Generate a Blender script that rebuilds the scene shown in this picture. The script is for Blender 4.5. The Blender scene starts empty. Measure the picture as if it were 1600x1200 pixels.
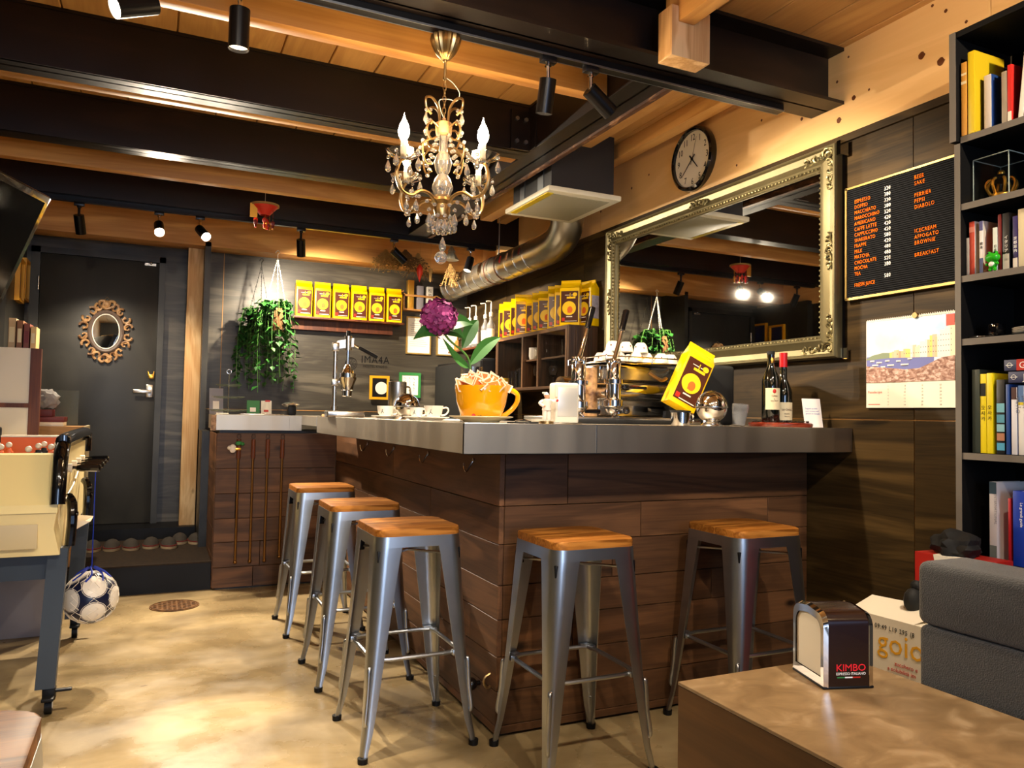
import bpy, bmesh, math, random
from mathutils import Vector, Matrix
R = math.radians
PI = math.pi
random.seed(7)
sc = bpy.context.scene
C = sc.collection
# ------------------------------------------------------------------ camera
F = 1202.0
dY = Vector((-560, 39, F)).normalized()
dX = Vector((2587, 97, F)); dX = (dX - dY * dX.dot(dY)).normalized()
dZ = dX.cross(dY)
cam_d = bpy.data.cameras.new('camera'); cam = bpy.data.objects.new('camera', cam_d); C.objects.link(cam)
cam_d.sensor_width = 36; cam_d.lens = F * 36 / 1600; cam_d.clip_start = 0.05
M = Matrix(((dX[0], -dX[1], -dX[2]), (dY[0], -dY[1], -dY[2]), (dZ[0], -dZ[1], -dZ[2]))).to_4x4()
M.translation = (0, 0, 1.15); cam.matrix_world = M
sc.camera = cam
# ------------------------------------------------------------------ world, view
w = bpy.data.worlds.new('world'); sc.world = w; w.use_nodes = True
bg = w.node_tree.nodes['Background']; bg.inputs[0].default_value = (.42, .62, 1, 1); bg.inputs[1].default_value = .8
sc.view_settings.view_transform = 'Standard'; sc.view_settings.look = 'None'
sc.view_settings.exposure = 0.85; sc.view_settings.gamma = 1; sc.view_settings.use_curve_mapping = False
sc.cycles.use_denoising = True; sc.cycles.max_bounces = 8; sc.cycles.diffuse_bounces = 4; sc.cycles.glossy_bounces = 5
sc.cycles.transmission_bounces = 8; sc.cycles.transparent_max_bounces = 8; sc.cycles.sample_clamp_indirect = 6
sc.cycles.caustics_reflective = True; sc.cycles.caustics_refractive = False; sc.cycles.blur_glossy = .5
WARM = (1.0, .84, .63)
def spot(name, loc, to, watt, ang=60, blend=.5, rad=.03, col=WARM):
    l = bpy.data.lights.new(name, 'SPOT'); l.energy = watt; l.spot_size = R(ang); l.spot_blend = blend
    l.shadow_soft_size = rad; l.color = col
    o = bpy.data.objects.new(name, l); C.objects.link(o); o.location = loc
    o.rotation_euler = (Vector(to) - Vector(loc)).to_track_quat('-Z', 'Y').to_euler(); return o
def bulb(name, loc, watt, rad=.04, col=WARM):
    l = bpy.data.lights.new(name, 'POINT'); l.energy = watt; l.shadow_soft_size = rad; l.color = col
    o = bpy.data.objects.new(name, l); C.objects.link(o); o.location = loc; return o
def day(name, loc, to, watt, sx, sy):
    l = bpy.data.lights.new(name, 'AREA'); l.energy = watt; l.shape = 'RECTANGLE'; l.size = sx; l.size_y = sy; l.color = (.55, .72, 1)
    o = bpy.data.objects.new(name, l); C.objects.link(o); o.location = loc
    o.rotation_euler = (Vector(to) - Vector(loc)).to_track_quat('-Z', 'Y').to_euler(); return o
# daylight through the shop front behind the camera, and the room's other ceiling spots there
day('daylight_shopfront', (.15, -2.9, 1.4), (.6, 3, 1.2), 38, .8, 1.9)
SPOTS = [  # fitting position, aim, watt  (ceiling spots; the first six are in view)
]
# ------------------------------------------------------------------ materials
def lin(h):
    h = h.lstrip('#'); v = [int(h[i:i+2], 16) / 255 for i in (0, 2, 4)]
    return tuple([x / 12.92 if x <= .04045 else ((x + .055) / 1.055) ** 2.4 for x in v] + [1])
def _new(name):
    m = bpy.data.materials.new(name); m.use_nodes = True; nt = m.node_tree
    return m, nt, nt.nodes['Principled BSDF'], nt.nodes.new, nt.links.new
def pm(name, col, rough=.5, metal=0, spec=.5, var=0, vs=8, bump=0, bs=60, trans=0, ior=1.45, emit=0, ecol=None, coat=0, alpha=1, sheen=0, aniso=None):
    m, nt, b, N, L = _new(name); c = lin(col) if isinstance(col, str) else col
    b.inputs['Base Color'].default_value = c; b.inputs['Roughness'].default_value = rough; b.inputs['Metallic'].default_value = metal
    b.inputs['Transmission Weight'].default_value = trans; b.inputs['IOR'].default_value = ior; b.inputs['Alpha'].default_value = alpha
    b.inputs['Specular IOR Level'].default_value = spec; b.inputs['Coat Weight'].default_value = coat; b.inputs['Sheen Weight'].default_value = sheen
    if emit: b.inputs['Emission Color'].default_value = lin(ecol or col); b.inputs['Emission Strength'].default_value = emit
    if var or bump:
        t = N('ShaderNodeTexCoord')
    if var:
        n = N('ShaderNodeTexNoise'); n.inputs['Scale'].default_value = vs; n.inputs['Detail'].default_value = 5; L(t.outputs['Object'], n.inputs['Vector'])
        r = N('ShaderNodeValToRGB'); r.color_ramp.elements[0].position = .3; r.color_ramp.elements[1].position = .7
        r.color_ramp.elements[0].color = tuple(x * (1 - var) for x in c[:3]) + (1,); r.color_ramp.elements[1].color = tuple(min(1, x * (1 + var * .6)) for x in c[:3]) + (1,)
        L(n.outputs['Fac'], r.inputs[0]); L(r.outputs[0], b.inputs['Base Color'])
    if aniso is not None:
        t = N('ShaderNodeTexCoord'); mp = N('ShaderNodeMapping'); mp.inputs['Scale'].default_value = aniso
        n = N('ShaderNodeTexNoise'); n.inputs['Scale'].default_value = 1; n.inputs['Detail'].default_value = 6; L(t.outputs['Object'], mp.inputs[0]); L(mp.outputs[0], n.inputs['Vector'])
        r = N('ShaderNodeMapRange'); r.inputs['To Min'].default_value = rough - .05; r.inputs['To Max'].default_value = rough + .06; r.inputs['From Min'].default_value = .3; r.inputs['From Max'].default_value = .7
        L(n.outputs['Fac'], r.inputs[0]); L(r.outputs[0], b.inputs['Roughness'])
        bp = N('ShaderNodeBump'); bp.inputs['Strength'].default_value = .02; bp.inputs['Distance'].default_value = .001; L(n.outputs['Fac'], bp.inputs['Height']); L(bp.outputs[0], b.inputs['Normal'])
    if bump:
        n2 = N('ShaderNodeTexNoise'); n2.inputs['Scale'].default_value = bs; n2.inputs['Detail'].default_value = 3; L(t.outputs['Object'], n2.inputs['Vector'])
        bp = N('ShaderNodeBump'); bp.inputs['Strength'].default_value = bump; bp.inputs['Distance'].default_value = .004; L(n2.outputs['Fac'], bp.inputs['Height']); L(bp.outputs[0], b.inputs['Normal'])
    return m
def wood(name, dark, light, axis='X', rough=.55, grain=1.0, isl=.25, knots=0, coat=0, s=1.0, knotcol='#5a2c10', contrast=(.32, .68), spec=.35):
    m, nt, b, N, L = _new(name); a = 'XYZ'.index(axis)
    t = N('ShaderNodeTexCoord'); g = N('ShaderNodeNewGeometry')
    mul = N('ShaderNodeVectorMath'); mul.operation = 'MULTIPLY'; mul.inputs[1].default_value = (17, 31, 23)
    cb = N('ShaderNodeCombineXYZ')
    for i in range(3): L(g.outputs['Random Per Island'], cb.inputs[i])
    L(cb.outputs[0], mul.inputs[0])
    ad = N('ShaderNodeVectorMath'); ad.operation = 'ADD'; L(t.outputs['Object'], ad.inputs[0]); L(mul.outputs[0], ad.inputs[1])
    def mp(al, ac):
        q = N('ShaderNodeMapping'); v = [ac * s] * 3; v[a] = al * s; q.inputs['Scale'].default_value = v; L(ad.outputs[0], q.inputs[0]); return q
    q = mp(.9, 7); n = N('ShaderNodeTexNoise'); n.inputs['Scale'].default_value = 1; n.inputs['Detail'].default_value = 4; n.inputs['Distortion'].default_value = 1.2; L(q.outputs[0], n.inputs['Vector'])
    wv = N('ShaderNodeMath'); wv.operation = 'MULTIPLY'; wv.inputs[1].default_value = 22; L(n.outputs['Fac'], wv.inputs[0])
    sn = N('ShaderNodeMath'); sn.operation = 'SINE'; L(wv.outputs[0], sn.inputs[0])
    q2 = mp(3, 140); n2 = N('ShaderNodeTexNoise'); n2.inputs['Scale'].default_value = 1; n2.inputs['Detail'].default_value = 3; L(q2.outputs[0], n2.inputs['Vector'])
    m1 = N('ShaderNodeMath'); m1.operation = 'MULTIPLY_ADD'; m1.inputs[1].default_value = .13 * grain; L(sn.outputs[0], m1.inputs[0]); L(n.outputs['Fac'], m1.inputs[2])
    m2 = N('ShaderNodeMath'); m2.operation = 'MULTIPLY_ADD'; m2.inputs[1].default_value = .35 * grain; L(n2.outputs['Fac'], m2.inputs[0]); L(m1.outputs[0], m2.inputs[2])
    m3 = N('ShaderNodeMath'); m3.operation = 'SUBTRACT'; m3.inputs[1].default_value = .17 * grain; L(m2.outputs[0], m3.inputs[0])
    r = N('ShaderNodeValToRGB'); e = r.color_ramp.elements; e[0].position, e[1].position = contrast; e[0].color = lin(dark); e[1].color = lin(light); L(m3.outputs[0], r.inputs[0])
    hv = N('ShaderNodeHueSaturation'); mr = N('ShaderNodeMapRange'); mr.inputs['To Min'].default_value = 1 - isl; mr.inputs['To Max'].default_value = 1 + isl; L(g.outputs['Random Per Island'], mr.inputs[0]); L(mr.outputs[0], hv.inputs['Value']); L(r.outputs[0], hv.inputs['Color'])
    out = hv.outputs[0]
    if knots:
        q3 = mp(2.2, 4.2); v = N('ShaderNodeTexVoronoi'); v.inputs['Scale'].default_value = knots; L(q3.outputs[0], v.inputs['Vector'])
        kr = N('ShaderNodeValToRGB'); kr.color_ramp.elements[0].position = .035; kr.color_ramp.elements[1].position = .09; kr.color_ramp.elements[0].color = (1, 1, 1, 1); kr.color_ramp.elements[1].color = (0, 0, 0, 1); L(v.outputs['Distance'], kr.inputs[0])
        mx = N('ShaderNodeMix'); mx.data_type = 'RGBA'; L(kr.outputs[0], mx.inputs[0]); L(out, mx.inputs[6]); mx.inputs[7].default_value = lin(knotcol); out = mx.outputs[2]
    L(out, b.inputs['Base Color']); b.inputs['Roughness'].default_value = rough; b.inputs['Specular IOR Level'].default_value = spec; b.inputs['Coat Weight'].default_value = coat; b.inputs['Coat Roughness'].default_value = .12
    bp = N('ShaderNodeBump'); bp.inputs['Strength'].default_value = .25; bp.inputs['Distance'].default_value = .002; L(m2.outputs[0], bp.inputs['Height']); L(bp.outputs[0], b.inputs['Normal'])
    return m
def concrete(name):
    m, nt, b, N, L = _new(name); t = N('ShaderNodeTexCoord')
    def nz(sx, sy, d=6, dist=0, rg=.55):
        q = N('ShaderNodeMapping'); q.inputs['Scale'].default_value = (sx, sy, 1); L(t.outputs['Object'], q.inputs[0])
        n = N('ShaderNodeTexNoise'); n.inputs['Scale'].default_value = 1; n.inputs['Detail'].default_value = d; n.inputs['Distortion'].default_value = dist; n.inputs['Roughness'].default_value = rg; L(q.outputs[0], n.inputs['Vector']); return n
    n1 = nz(1.6, 2.6, 8, .6); r = N('ShaderNodeValToRGB'); e = r.color_ramp.elements
    e[0].position = .3; e[0].color = lin('#6c5b3e'); e[1].position = .72; e[1].color = lin('#baa47a'); e.new(.5).color = lin('#94805c'); L(n1.outputs['Fac'], r.inputs[0])
    n2 = nz(5, 9, 8, 1.5, .7); r2 = N('ShaderNodeValToRGB'); e = r2.color_ramp.elements; e[0].position = .66; e[0].color = (0, 0, 0, 1); e[1].position = .70; e[1].color = (1, 1, 1, 1); L(n2.outputs['Fac'], r2.inputs[0])
    mx = N('ShaderNodeMix'); mx.data_type = 'RGBA'; mx.inputs[7].default_value = lin('#5c4226'); L(r.outputs[0], mx.inputs[6])
    sc_ = N('ShaderNodeMath'); sc_.operation = 'MULTIPLY'; sc_.inputs[1].default_value = .6; L(r2.outputs[0], sc_.inputs[0]); L(sc_.outputs[0], mx.inputs[0]); L(mx.outputs[2], b.inputs['Base Color'])
    n3 = nz(3, 3, 6); mr = N('ShaderNodeMapRange'); mr.inputs['To Min'].default_value = .16; mr.inputs['To Max'].default_value = .5; mr.inputs['From Min'].default_value = .35; mr.inputs['From Max'].default_value = .65; L(n3.outputs['Fac'], mr.inputs[0]); L(mr.outputs[0], b.inputs['Roughness'])
    n4 = nz(14, 14, 5); bp = N('ShaderNodeBump'); bp.inputs['Strength'].default_value = .12; bp.inputs['Distance'].default_value = .01; L(n4.outputs['Fac'], bp.inputs['Height']); L(bp.outputs[0], b.inputs['Normal'])
    return m
def ramp_noise(name, stops, scale=(3, 3, 3), rough=.5, metal=0, dist=0, detail=6, bump=0, coat=0):
    m, nt, b, N, L = _new(name); t = N('ShaderNodeTexCoord'); q = N('ShaderNodeMapping'); q.inputs['Scale'].default_value = scale; L(t.outputs['Object'], q.inputs[0])
    n = N('ShaderNodeTexNoise'); n.inputs['Scale'].default_value = 1; n.inputs['Detail'].default_value = detail; n.inputs['Distortion'].default_value = dist; L(q.outputs[0], n.inputs['Vector'])
    r = N('ShaderNodeValToRGB'); e = r.color_ramp.elements
    e[0].position, e[0].color = stops[0][0], lin(stops[0][1]); e[1].position, e[1].color = stops[-1][0], lin(stops[-1][1])
    for p_, c_ in stops[1:-1]: e.new(p_).color = lin(c_)
    L(n.outputs['Fac'], r.inputs[0]); L(r.outputs[0], b.inputs['Base Color']); b.inputs['Roughness'].default_value = rough; b.inputs['Metallic'].default_value = metal; b.inputs['Specular IOR Level'].default_value = .35; b.inputs['Coat Weight'].default_value = coat
    if bump:
        bp = N('ShaderNodeBump'); bp.inputs['Strength'].default_value = bump; bp.inputs['Distance'].default_value = .004; L(n.outputs['Fac'], bp.inputs['Height']); L(bp.outputs[0], b.inputs['Normal'])
    return m
MT = dict(
    floor=concrete('polished_concrete'),
    barwood_x=wood('bar_plank_x', '#24150a', '#765032', 'X', .55, isl=.22, knots=.9, knotcol='#1c0d06', contrast=(.08, .95)),
    barwood_y=wood('bar_plank_y', '#2c1a0d', '#80583a', 'Y', .55, isl=.22, knots=.9, knotcol='#1c0d06', contrast=(.08, .95)),
    pine_y=wood('pine_board_y', '#a8743a', '#dcac68', 'Y', .5, isl=.12, knots=.5, grain=.8, contrast=(0, .95)),
    pine_x=wood('pine_board_x', '#a0682e', '#d8a25c', 'X', .5, isl=.1, knots=.35, s=.7, contrast=(.15, .85)),
    pine_z=wood('pine_post', '#c89860', '#f0cc96', 'Z', .5, isl=.1, knots=1.1),
    lvl_y=wood('plywood_y', '#cc9c5c', '#eec48a', 'Y', .45, grain=.4, isl=.05, knots=.42, s=.8, contrast=(.1, .9)),
    black_x=wood('dark_panel_x', '#1f1c18', '#5c564a', 'X', .38, grain=.7, isl=.1, contrast=(.25, .85)),
    black_y=wood('dark_panel_y', '#181107', '#523f22', 'Y', .55, spec=.15, grain=.8, isl=.1, contrast=(.25, .85)),
    black_p=ramp_noise('charcoal_paint', [(.3, '#1b1a18'), (.7, '#3a3831')], (3, 3, 2), .4, dist=1),
    door=ramp_noise('dark_door', [(.25, '#201f1c'), (.6, '#34322d'), (.8, '#4a463e')], (2, 2, 1.4), .42, dist=1.5),
    step_top=ramp_noise('brown_matting', [(.3, '#1e150c'), (.7, '#352616')], (40, 40, 40), .8),
    steel_beam=ramp_noise('painted_steel', [(.35, '#0e0806'), (.6, '#150d0a'), (.85, '#2e1e14')], (2, 8, 8), .42, dist=.5, bump=.1),
    rust=ramp_noise('rusty_edge', [(.3, '#2a1a12'), (.55, '#5c3a26'), (.75, '#b98a62')], (40, 9, 30), .5, dist=1, bump=.3),
    seam=pm('pale_seam', '#a87a40', .5),
    black=pm('black_plastic', '#09090b', .5, spec=.3), blackm=pm('black_matte', '#101010', .7), blackg=pm('black_gloss', '#08080a', .08, coat=.6),
    track=pm('track_black', '#0d0d10', .3), lamp=pm('spot_housing', '#111114', .28, .6),
    steeltop=pm('steel_worktop', '#b4ab9c', .5, 1), steel=pm('brushed_steel', '#b4ab9c', .42, 1, aniso=(9, 9, .5)), galv=pm('galvanised_steel', '#b0b4b8', .33, 1, var=.12, vs=7, bump=.03, bs=14),
    duct=pm('duct_metal', '#a8a498', .34, 1, var=.2, vs=6), chrome=pm('chrome', '#dcd8d2', .07, 1), satin=pm('satin_steel', '#c4c0b8', .26, 1),
    brass=pm('antique_brass', '#b39666', .32, 1), bronze=pm('bronze', '#8a6434', .35, .9), gold=pm('gold', '#f0bc50', .32, .9),
    glass=pm('clear_glass', '#ffffff', .02, trans=1, ior=1.45), crystal=pm('crystal_glass', '#fffaf2', .0, trans=.85, ior=1.55),
    mirror=pm('mirror_glass', '#dcdcd8', .015, 1), bulb=pm('lit_bulb', '#ffe6b8', .5, emit=170, ecol='#ffd9a0'),
    spotlit=pm('lit_lens', '#fff0d8', .5, emit=60, ecol='#ffe8c8'), lensoff=pm('lens_white', '#f4ead8', .4, emit=3, ecol='#ffe0b8'),
    seatw=wood('stool_seat_wood', '#7a4614', '#bc7c36', 'X', .5, isl=.1, coat=.0, s=2.2, spec=.12),
    table=ramp_noise('worn_table_top', [(.3, '#765d3e'), (.55, '#907552'), (.75, '#b09674')], (13, 17, 13), .42, dist=1.0, detail=10),
    tableside=wood('table_side_wood', '#43290f', '#7c5226', 'Y', .45, grain=.8, isl=.03, s=1.2, contrast=(.05, 1)),
    silverf=ramp_noise('champagne_frame', [(.3, '#6c6346'), (.7, '#7c7354')], (5, 5, 5), .38, .7), silverd=ramp_noise('champagne_relief', [(.4, '#5c5238'), (.6, '#94895f')], (60, 60, 60), .4, .7),
    carved=ramp_noise('carved_wood', [(.35, '#5a3a20'), (.65, '#c69a68')], (25, 25, 25), .45), carvedd=pm('frame_grey_brown', '#5a4a40', .5),
    white=pm('white_ceramic', '#f2ece0', .15, coat=.5), offw=pm('off_white', '#e6dcc8', .5), paper=pm('paper', '#f1ead8', .7), plast_w=pm('white_plastic', '#d9d2c0', .4, var=.05),
    yellow=pm('yellow_foil', '#f4c400', .32, coat=.2, bump=.15, bs=45), brown=pm('brown_print', '#4a2010', .35), yprint=pm('yellow_print', '#f6c818', .4), oprint=pm('orange_print', '#e0661a', .6),
    redp=pm('red_print', '#c02818', .4), whitep=pm('white_print', '#efe6d6', .4), cup=pm('yellow_glaze', '#f2a60c', .12, coat=.7), creamg=pm('cream_glaze', '#e8d8a8', .2, coat=.4),
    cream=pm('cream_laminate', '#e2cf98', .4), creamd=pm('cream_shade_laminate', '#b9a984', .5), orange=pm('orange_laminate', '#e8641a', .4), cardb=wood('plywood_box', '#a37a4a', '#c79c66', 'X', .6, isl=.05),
    fabric=pm('charcoal_fabric', '#3c3c3b', .9, var=.25, vs=300, bump=.6, bs=420, sheen=.3), red=pm('red_card', '#a81c0e', .5), redd=pm('dark_red', '#6a1812', .5),
    brownf=wood('brown_frame', '#4a2210', '#6e3a1c', 'Z', .5), leaf=ramp_noise('ivy_leaf', [(.3, '#0f3010'), (.58, '#245c1e'), (.8, '#8cab66')], (18, 18, 18), .45), stem=pm('stem_green', '#4c7a34', .5),
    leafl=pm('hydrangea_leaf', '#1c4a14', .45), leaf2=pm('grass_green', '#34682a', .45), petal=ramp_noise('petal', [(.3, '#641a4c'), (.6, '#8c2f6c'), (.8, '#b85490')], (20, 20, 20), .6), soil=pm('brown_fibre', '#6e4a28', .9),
    dry=pm('dried_stalk', '#9a7a44', .8), dry2=pm('dried_leaf', '#5e4420', .8), gauze=pm('silver_gauze', '#8c8878', .4, .4), slip=pm('slipper_grey', '#3b352e', .9), sole=pm('slipper_sole', '#a08c6c', .8),
    wine=pm('dark_bottle', '#0a0d0a', .06, coat=.8), cap_r=pm('red_capsule', '#b0141a', .3), label=pm('cream_label', '#dccfa8', .6), winew=wood('tray_wood', '#5a1c10', '#8a3018', 'X', .25, coat=.5),
    blue=pm('blue_net', '#1030a0', .5), navy=pm('navy', '#141c50', .5), green=pm('green_paint', '#2f7a3c', .5), yframe=pm('yellow_frame', '#e0a018', .4), greenf=pm('glossy_green', '#2aa81c', .2),
    orangel=pm('orange_letters', '#ff7418', 1, spec=0), whitel=pm('white_letters', '#f2f0ea', .5), board=pm('black_felt', '#0a0a0b', .9, spec=.1), goldf=pm('gold_trim', '#b89a5a', .35, .7),
    grey=pm('grey_paint', '#8e8a90', .6, var=.15, vs=3), hoodb=pm('hood_black', '#2b2b2d', .5), hoodw=pm('hood_white', '#d8d2bc', .5), hoodg=ramp_noise('hood_filter', [(.4, '#8a8672'), (.6, '#a8a48e')], (300, 300, 300), .6),
    bookc=pm('bookcase_black', '#0b0a0a', .6, spec=.2), bookce=pm('bookcase_edge', '#6a6258', .55), leglegs=pm('leg_blue_grey', '#2c3540', .45), tvb=pm('tv_bezel', '#16181c', .12, coat=.6), screen=pm('tv_screen', '#050506', .12),
    plastic=pm('clear_plastic', '#e8e8e8', .12, trans=.8, ior=1.15), acrylic=pm('acrylic', '#101210', .03, alpha=.09), smoke=pm('pressed_glass', '#707868', .15, alpha=.35), lens=pm('glass_door', '#101210', .03, alpha=.1), cork=pm('cork', '#a87844', .8), manh=ramp_noise('rust_iron', [(.4, '#4a3018'), (.6, '#6e4c2a')], (30, 30, 30), .6, .2), mossy=pm('wire_white', '#d8d4c4', .5), wirek=pm('wire_black', '#1a1814', .5), fig=pm('figurine_white', '#ece0d0', .5), skin=pm('figurine_skin', '#d8a078', .5), pane=pm('shopfront_glass', '#ffffff', .0, trans=1, ior=1.01),
)
# ------------------------------------------------------------------ geometry helpers
def FR(o, face='-Y', rot=0):
    x, y = {'-Y': ((1, 0, 0), (0, 0, 1)), '-X': ((0, -1, 0), (0, 0, 1)), '+X': ((0, 1, 0), (0, 0, 1)), '+Z': ((1, 0, 0), (0, 1, 0)), '+Y': ((-1, 0, 0), (0, 0, 1))}[face]
    x = Vector(x); y = Vector(y); n = x.cross(y); m = Matrix((x, y, n)).transposed().to_4x4(); m.translation = o
    return m @ Matrix.Rotation(rot, 4, 'Z')
def TR(loc, rot=(0, 0, 0), s=1):
    from mathutils import Euler
    return Matrix.Translation(loc) @ Euler(rot).to_matrix().to_4x4() @ Matrix.Diagonal((s, s, s, 1) if not hasattr(s, '__len__') else (*s, 1))
class MB:
    def __init__(self): self.b = bmesh.new(); self.mi = 0; self.m = Matrix()
    def _in(self, t, m=None):
        mm = self.m @ (m or Matrix()); vs = [self.b.verts.new(mm @ v.co) for v in t.verts]
        t.verts.index_update(); flip = mm.determinant() < 0
        for f in t.faces:
            l = [vs[v.index] for v in f.verts]
            try: nf = self.b.faces.new(l[::-1] if flip else l); nf.material_index = self.mi
            except ValueError: pass
        t.free(); return self
    def raw(self, vs, fs, m=None):
        t = bmesh.new(); v = [t.verts.new(p) for p in vs]
        for f in fs: t.faces.new([v[i] for i in f])
        return self._in(t, m)
    def box(self, x0, x1, y0, y1, z0, z1, bev=0, m=None, seg=2):
        t = bmesh.new(); bmesh.ops.create_cube(t, size=1)
        for v in t.verts: v.co = Vector(((x0 + x1) / 2 + v.co.x * (x1 - x0), (y0 + y1) / 2 + v.co.y * (y1 - y0), (z0 + z1) / 2 + v.co.z * (z1 - z0)))
        if bev: bmesh.ops.bevel(t, geom=list(t.edges), offset=bev, segments=seg, profile=.5, affect='EDGES')
        return self._in(t, m)
    def cyl(self, p0, p1, r0, r1=None, seg=16, cap=True):
        r1 = r0 if r1 is None else r1; p0 = Vector(p0); p1 = Vector(p1); d = p1 - p0
        t = bmesh.new(); bmesh.ops.create_cone(t, cap_ends=cap, segments=seg, radius1=r0, radius2=r1, depth=d.length)
        return self._in(t, Matrix.Translation((p0 + p1) / 2) @ d.to_track_quat('Z', 'Y').to_matrix().to_4x4())
    def sph(self, c, r, seg=16, s=(1, 1, 1), m=None):
        t = bmesh.new(); bmesh.ops.create_uvsphere(t, u_segments=seg, v_segments=max(6, seg * 2 // 3), radius=r)
        return self._in(t, (m or Matrix()) @ Matrix.Translation(c) @ Matrix.Diagonal((*s, 1)))
    def lathe(self, prof, c=(0, 0, 0), seg=24, m=None, flute=0, nf=0):
        vs = []; fs = []; n = len(prof)
        for i in range(seg):
            a = 2 * PI * i / seg; k = 1 + (flute * math.cos(nf * a) if nf else 0)
            vs += [(c[0] + r * k * math.cos(a), c[1] + r * k * math.sin(a), c[2] + z) for r, z in prof]
        for i in range(seg):
            j = (i + 1) % seg
            for k in range(n - 1): fs.append((i * n + k, j * n + k, j * n + k + 1, i * n + k + 1))
        t = bmesh.new(); v = [t.verts.new(p) for p in vs]
        for f in fs: t.faces.new([v[i] for i in f])
        bmesh.ops.remove_doubles(t, verts=t.verts, dist=1e-5)
        return self._in(t, m)
    def tube(self, pts, r, seg=8, closed=False, flat=1, smooth=0):
        pts = [Vector(p) for p in pts]
        if smooth:
            q = []; n = len(pts)
            for i in range(n - (0 if closed else 1)):
                a, b_, c_, d = (pts[(i - 1) % n] if closed or i else pts[0]), pts[i], pts[(i + 1) % n], (pts[(i + 2) % n] if closed or i + 2 < n else pts[-1])
                for k in range(smooth):
                    u = k / smooth; q.append(.5 * ((2 * b_) + (c_ - a) * u + (2 * a - 5 * b_ + 4 * c_ - d) * u * u + (3 * b_ - a - 3 * c_ + d) * u ** 3))
            if not closed: q.append(pts[-1])
            pts = q
        n = len(pts); rr = r if hasattr(r, '__len__') else [r] * n
        if len(rr) != n: rr = [rr[min(len(rr) - 1, int(i * len(rr) / n))] for i in range(n)]
        vs = []; up = Vector((0, 0, 1)); prev = None
        for i, p in enumerate(pts):
            a = pts[(i - 1) % n] if (closed or i) else p; b_ = pts[(i + 1) % n] if (closed or i < n - 1) else p
            d = (b_ - a).normalized() if (b_ - a).length > 1e-9 else Vector((0, 0, 1))
            if prev is None: u = d.orthogonal().normalized()
            else: u = (prev - d * prev.dot(d)); u = u.normalized() if u.length > 1e-6 else d.orthogonal().normalized()
            prev = u; v = d.cross(u)
            for k in range(seg):
                an = 2 * PI * k / seg; vs.append(p + (u * math.cos(an) + v * math.sin(an) * flat) * rr[i])
        fs = []
        for i in range(n if closed else n - 1):
            j = (i + 1) % n
            for k in range(seg): l = (k + 1) % seg; fs.append((i * seg + k, i * seg + l, j * seg + l, j * seg + k))
        if not closed: fs.append(tuple(range(seg))[::-1]); fs.append(tuple((n - 1) * seg + k for k in range(seg)))
        return self.raw(vs, fs)
    def prism(self, poly, h, m=None, bev=0):
        n = len(poly); t = bmesh.new(); lo = [t.verts.new((x, y, 0)) for x, y in poly]; hi = [t.verts.new((x, y, h)) for x, y in poly]
        t.faces.new(lo[::-1]); t.faces.new(hi)
        for i in range(n): j = (i + 1) % n; t.faces.new((lo[i], lo[j], hi[j], hi[i]))
        if bev: bmesh.ops.bevel(t, geom=[e for e in t.edges if abs(e.verts[0].co.z - e.verts[1].co.z) < 1e-6 and e.verts[0].co.z > h / 2], offset=bev, segments=2, profile=.5, affect='EDGES')
        return self._in(t, m)
    def text(self, s, size, m, ext=.0008, ax='LEFT', sx=1, sp=1):
        cu = bpy.data.curves.new('tmp', 'FONT'); cu.body = s; cu.size = size; cu.extrude = ext; cu.align_x = ax; cu.space_character = sp; cu.resolution_u = 2
        o = bpy.data.objects.new('tmp', cu); me = o.to_mesh(); t = bmesh.new(); t.from_mesh(me); o.to_mesh_clear(); bpy.data.objects.remove(o); bpy.data.curves.remove(cu)
        return self._in(t, m @ Matrix.Diagonal((sx, 1, 1, 1)))
    def build(self, name, mat, parent=None, smooth=True, ang=35):
        me = bpy.data.meshes.new(name); self.b.to_mesh(me); self.b.free()
        for x in (mat if isinstance(mat, (list, tuple)) else [mat]): me.materials.append(MT[x] if isinstance(x, str) else x)
        if smooth and len(me.polygons):
            me.polygons.foreach_set('use_smooth', [True] * len(me.polygons)); me.set_sharp_from_angle(angle=R(ang))
        o = bpy.data.objects.new(name, me); C.objects.link(o)
        if parent is not None: o.parent = parent
        return o
def tag(o, label, cat, group=None, kind=None):
    o['label'] = label; o['category'] = cat
    if group: o['group'] = group
    if kind: o['kind'] = kind
    return o
def T(name, label, cat, loc=(0, 0, 0), rz=0, group=None, rot=None):
    o = bpy.data.objects.new(name, None); C.objects.link(o); o.location = loc; o.rotation_euler = rot or (0, 0, rz); o.empty_display_size = .05
    return tag(o, label, cat, group)
def S(o, label=None): # a piece of the setting
    o['kind'] = 'structure'
    if label: o['label'] = label
    return o
def dup(root, loc=None, rz=None, label=None, rot=None, scale=None, group=None):
    r = root.copy(); C.objects.link(r)
    if loc is not None: r.location = loc
    if rz is not None: r.rotation_euler = (0, 0, rz)
    if rot is not None: r.rotation_euler = rot
    if scale is not None: r.scale = (scale,) * 3 if not hasattr(scale, '__len__') else scale
    if label: r['label'] = label
    if group: r['group'] = group
    for ch in list(root.children):
        c = ch.copy(); C.objects.link(c); c.parent = r
        for g in list(ch.children): d = g.copy(); C.objects.link(d); d.parent = c
    return r
def BX(name, mat, parent, *a, bev=0, m=None): return MB().box(*a, bev=bev, m=m).build(name, mat, parent)
# ================================================================== SETTING
XL, XR, YF, YB, ZC = -.97, 2.632, -3.0, 6.7, 2.745
MB().box(XL - .3, XR + .3, YF - .3, YB + .3, -.1, 0).build('floor', 'floor', smooth=False)['kind'] = 'structure'
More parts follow.
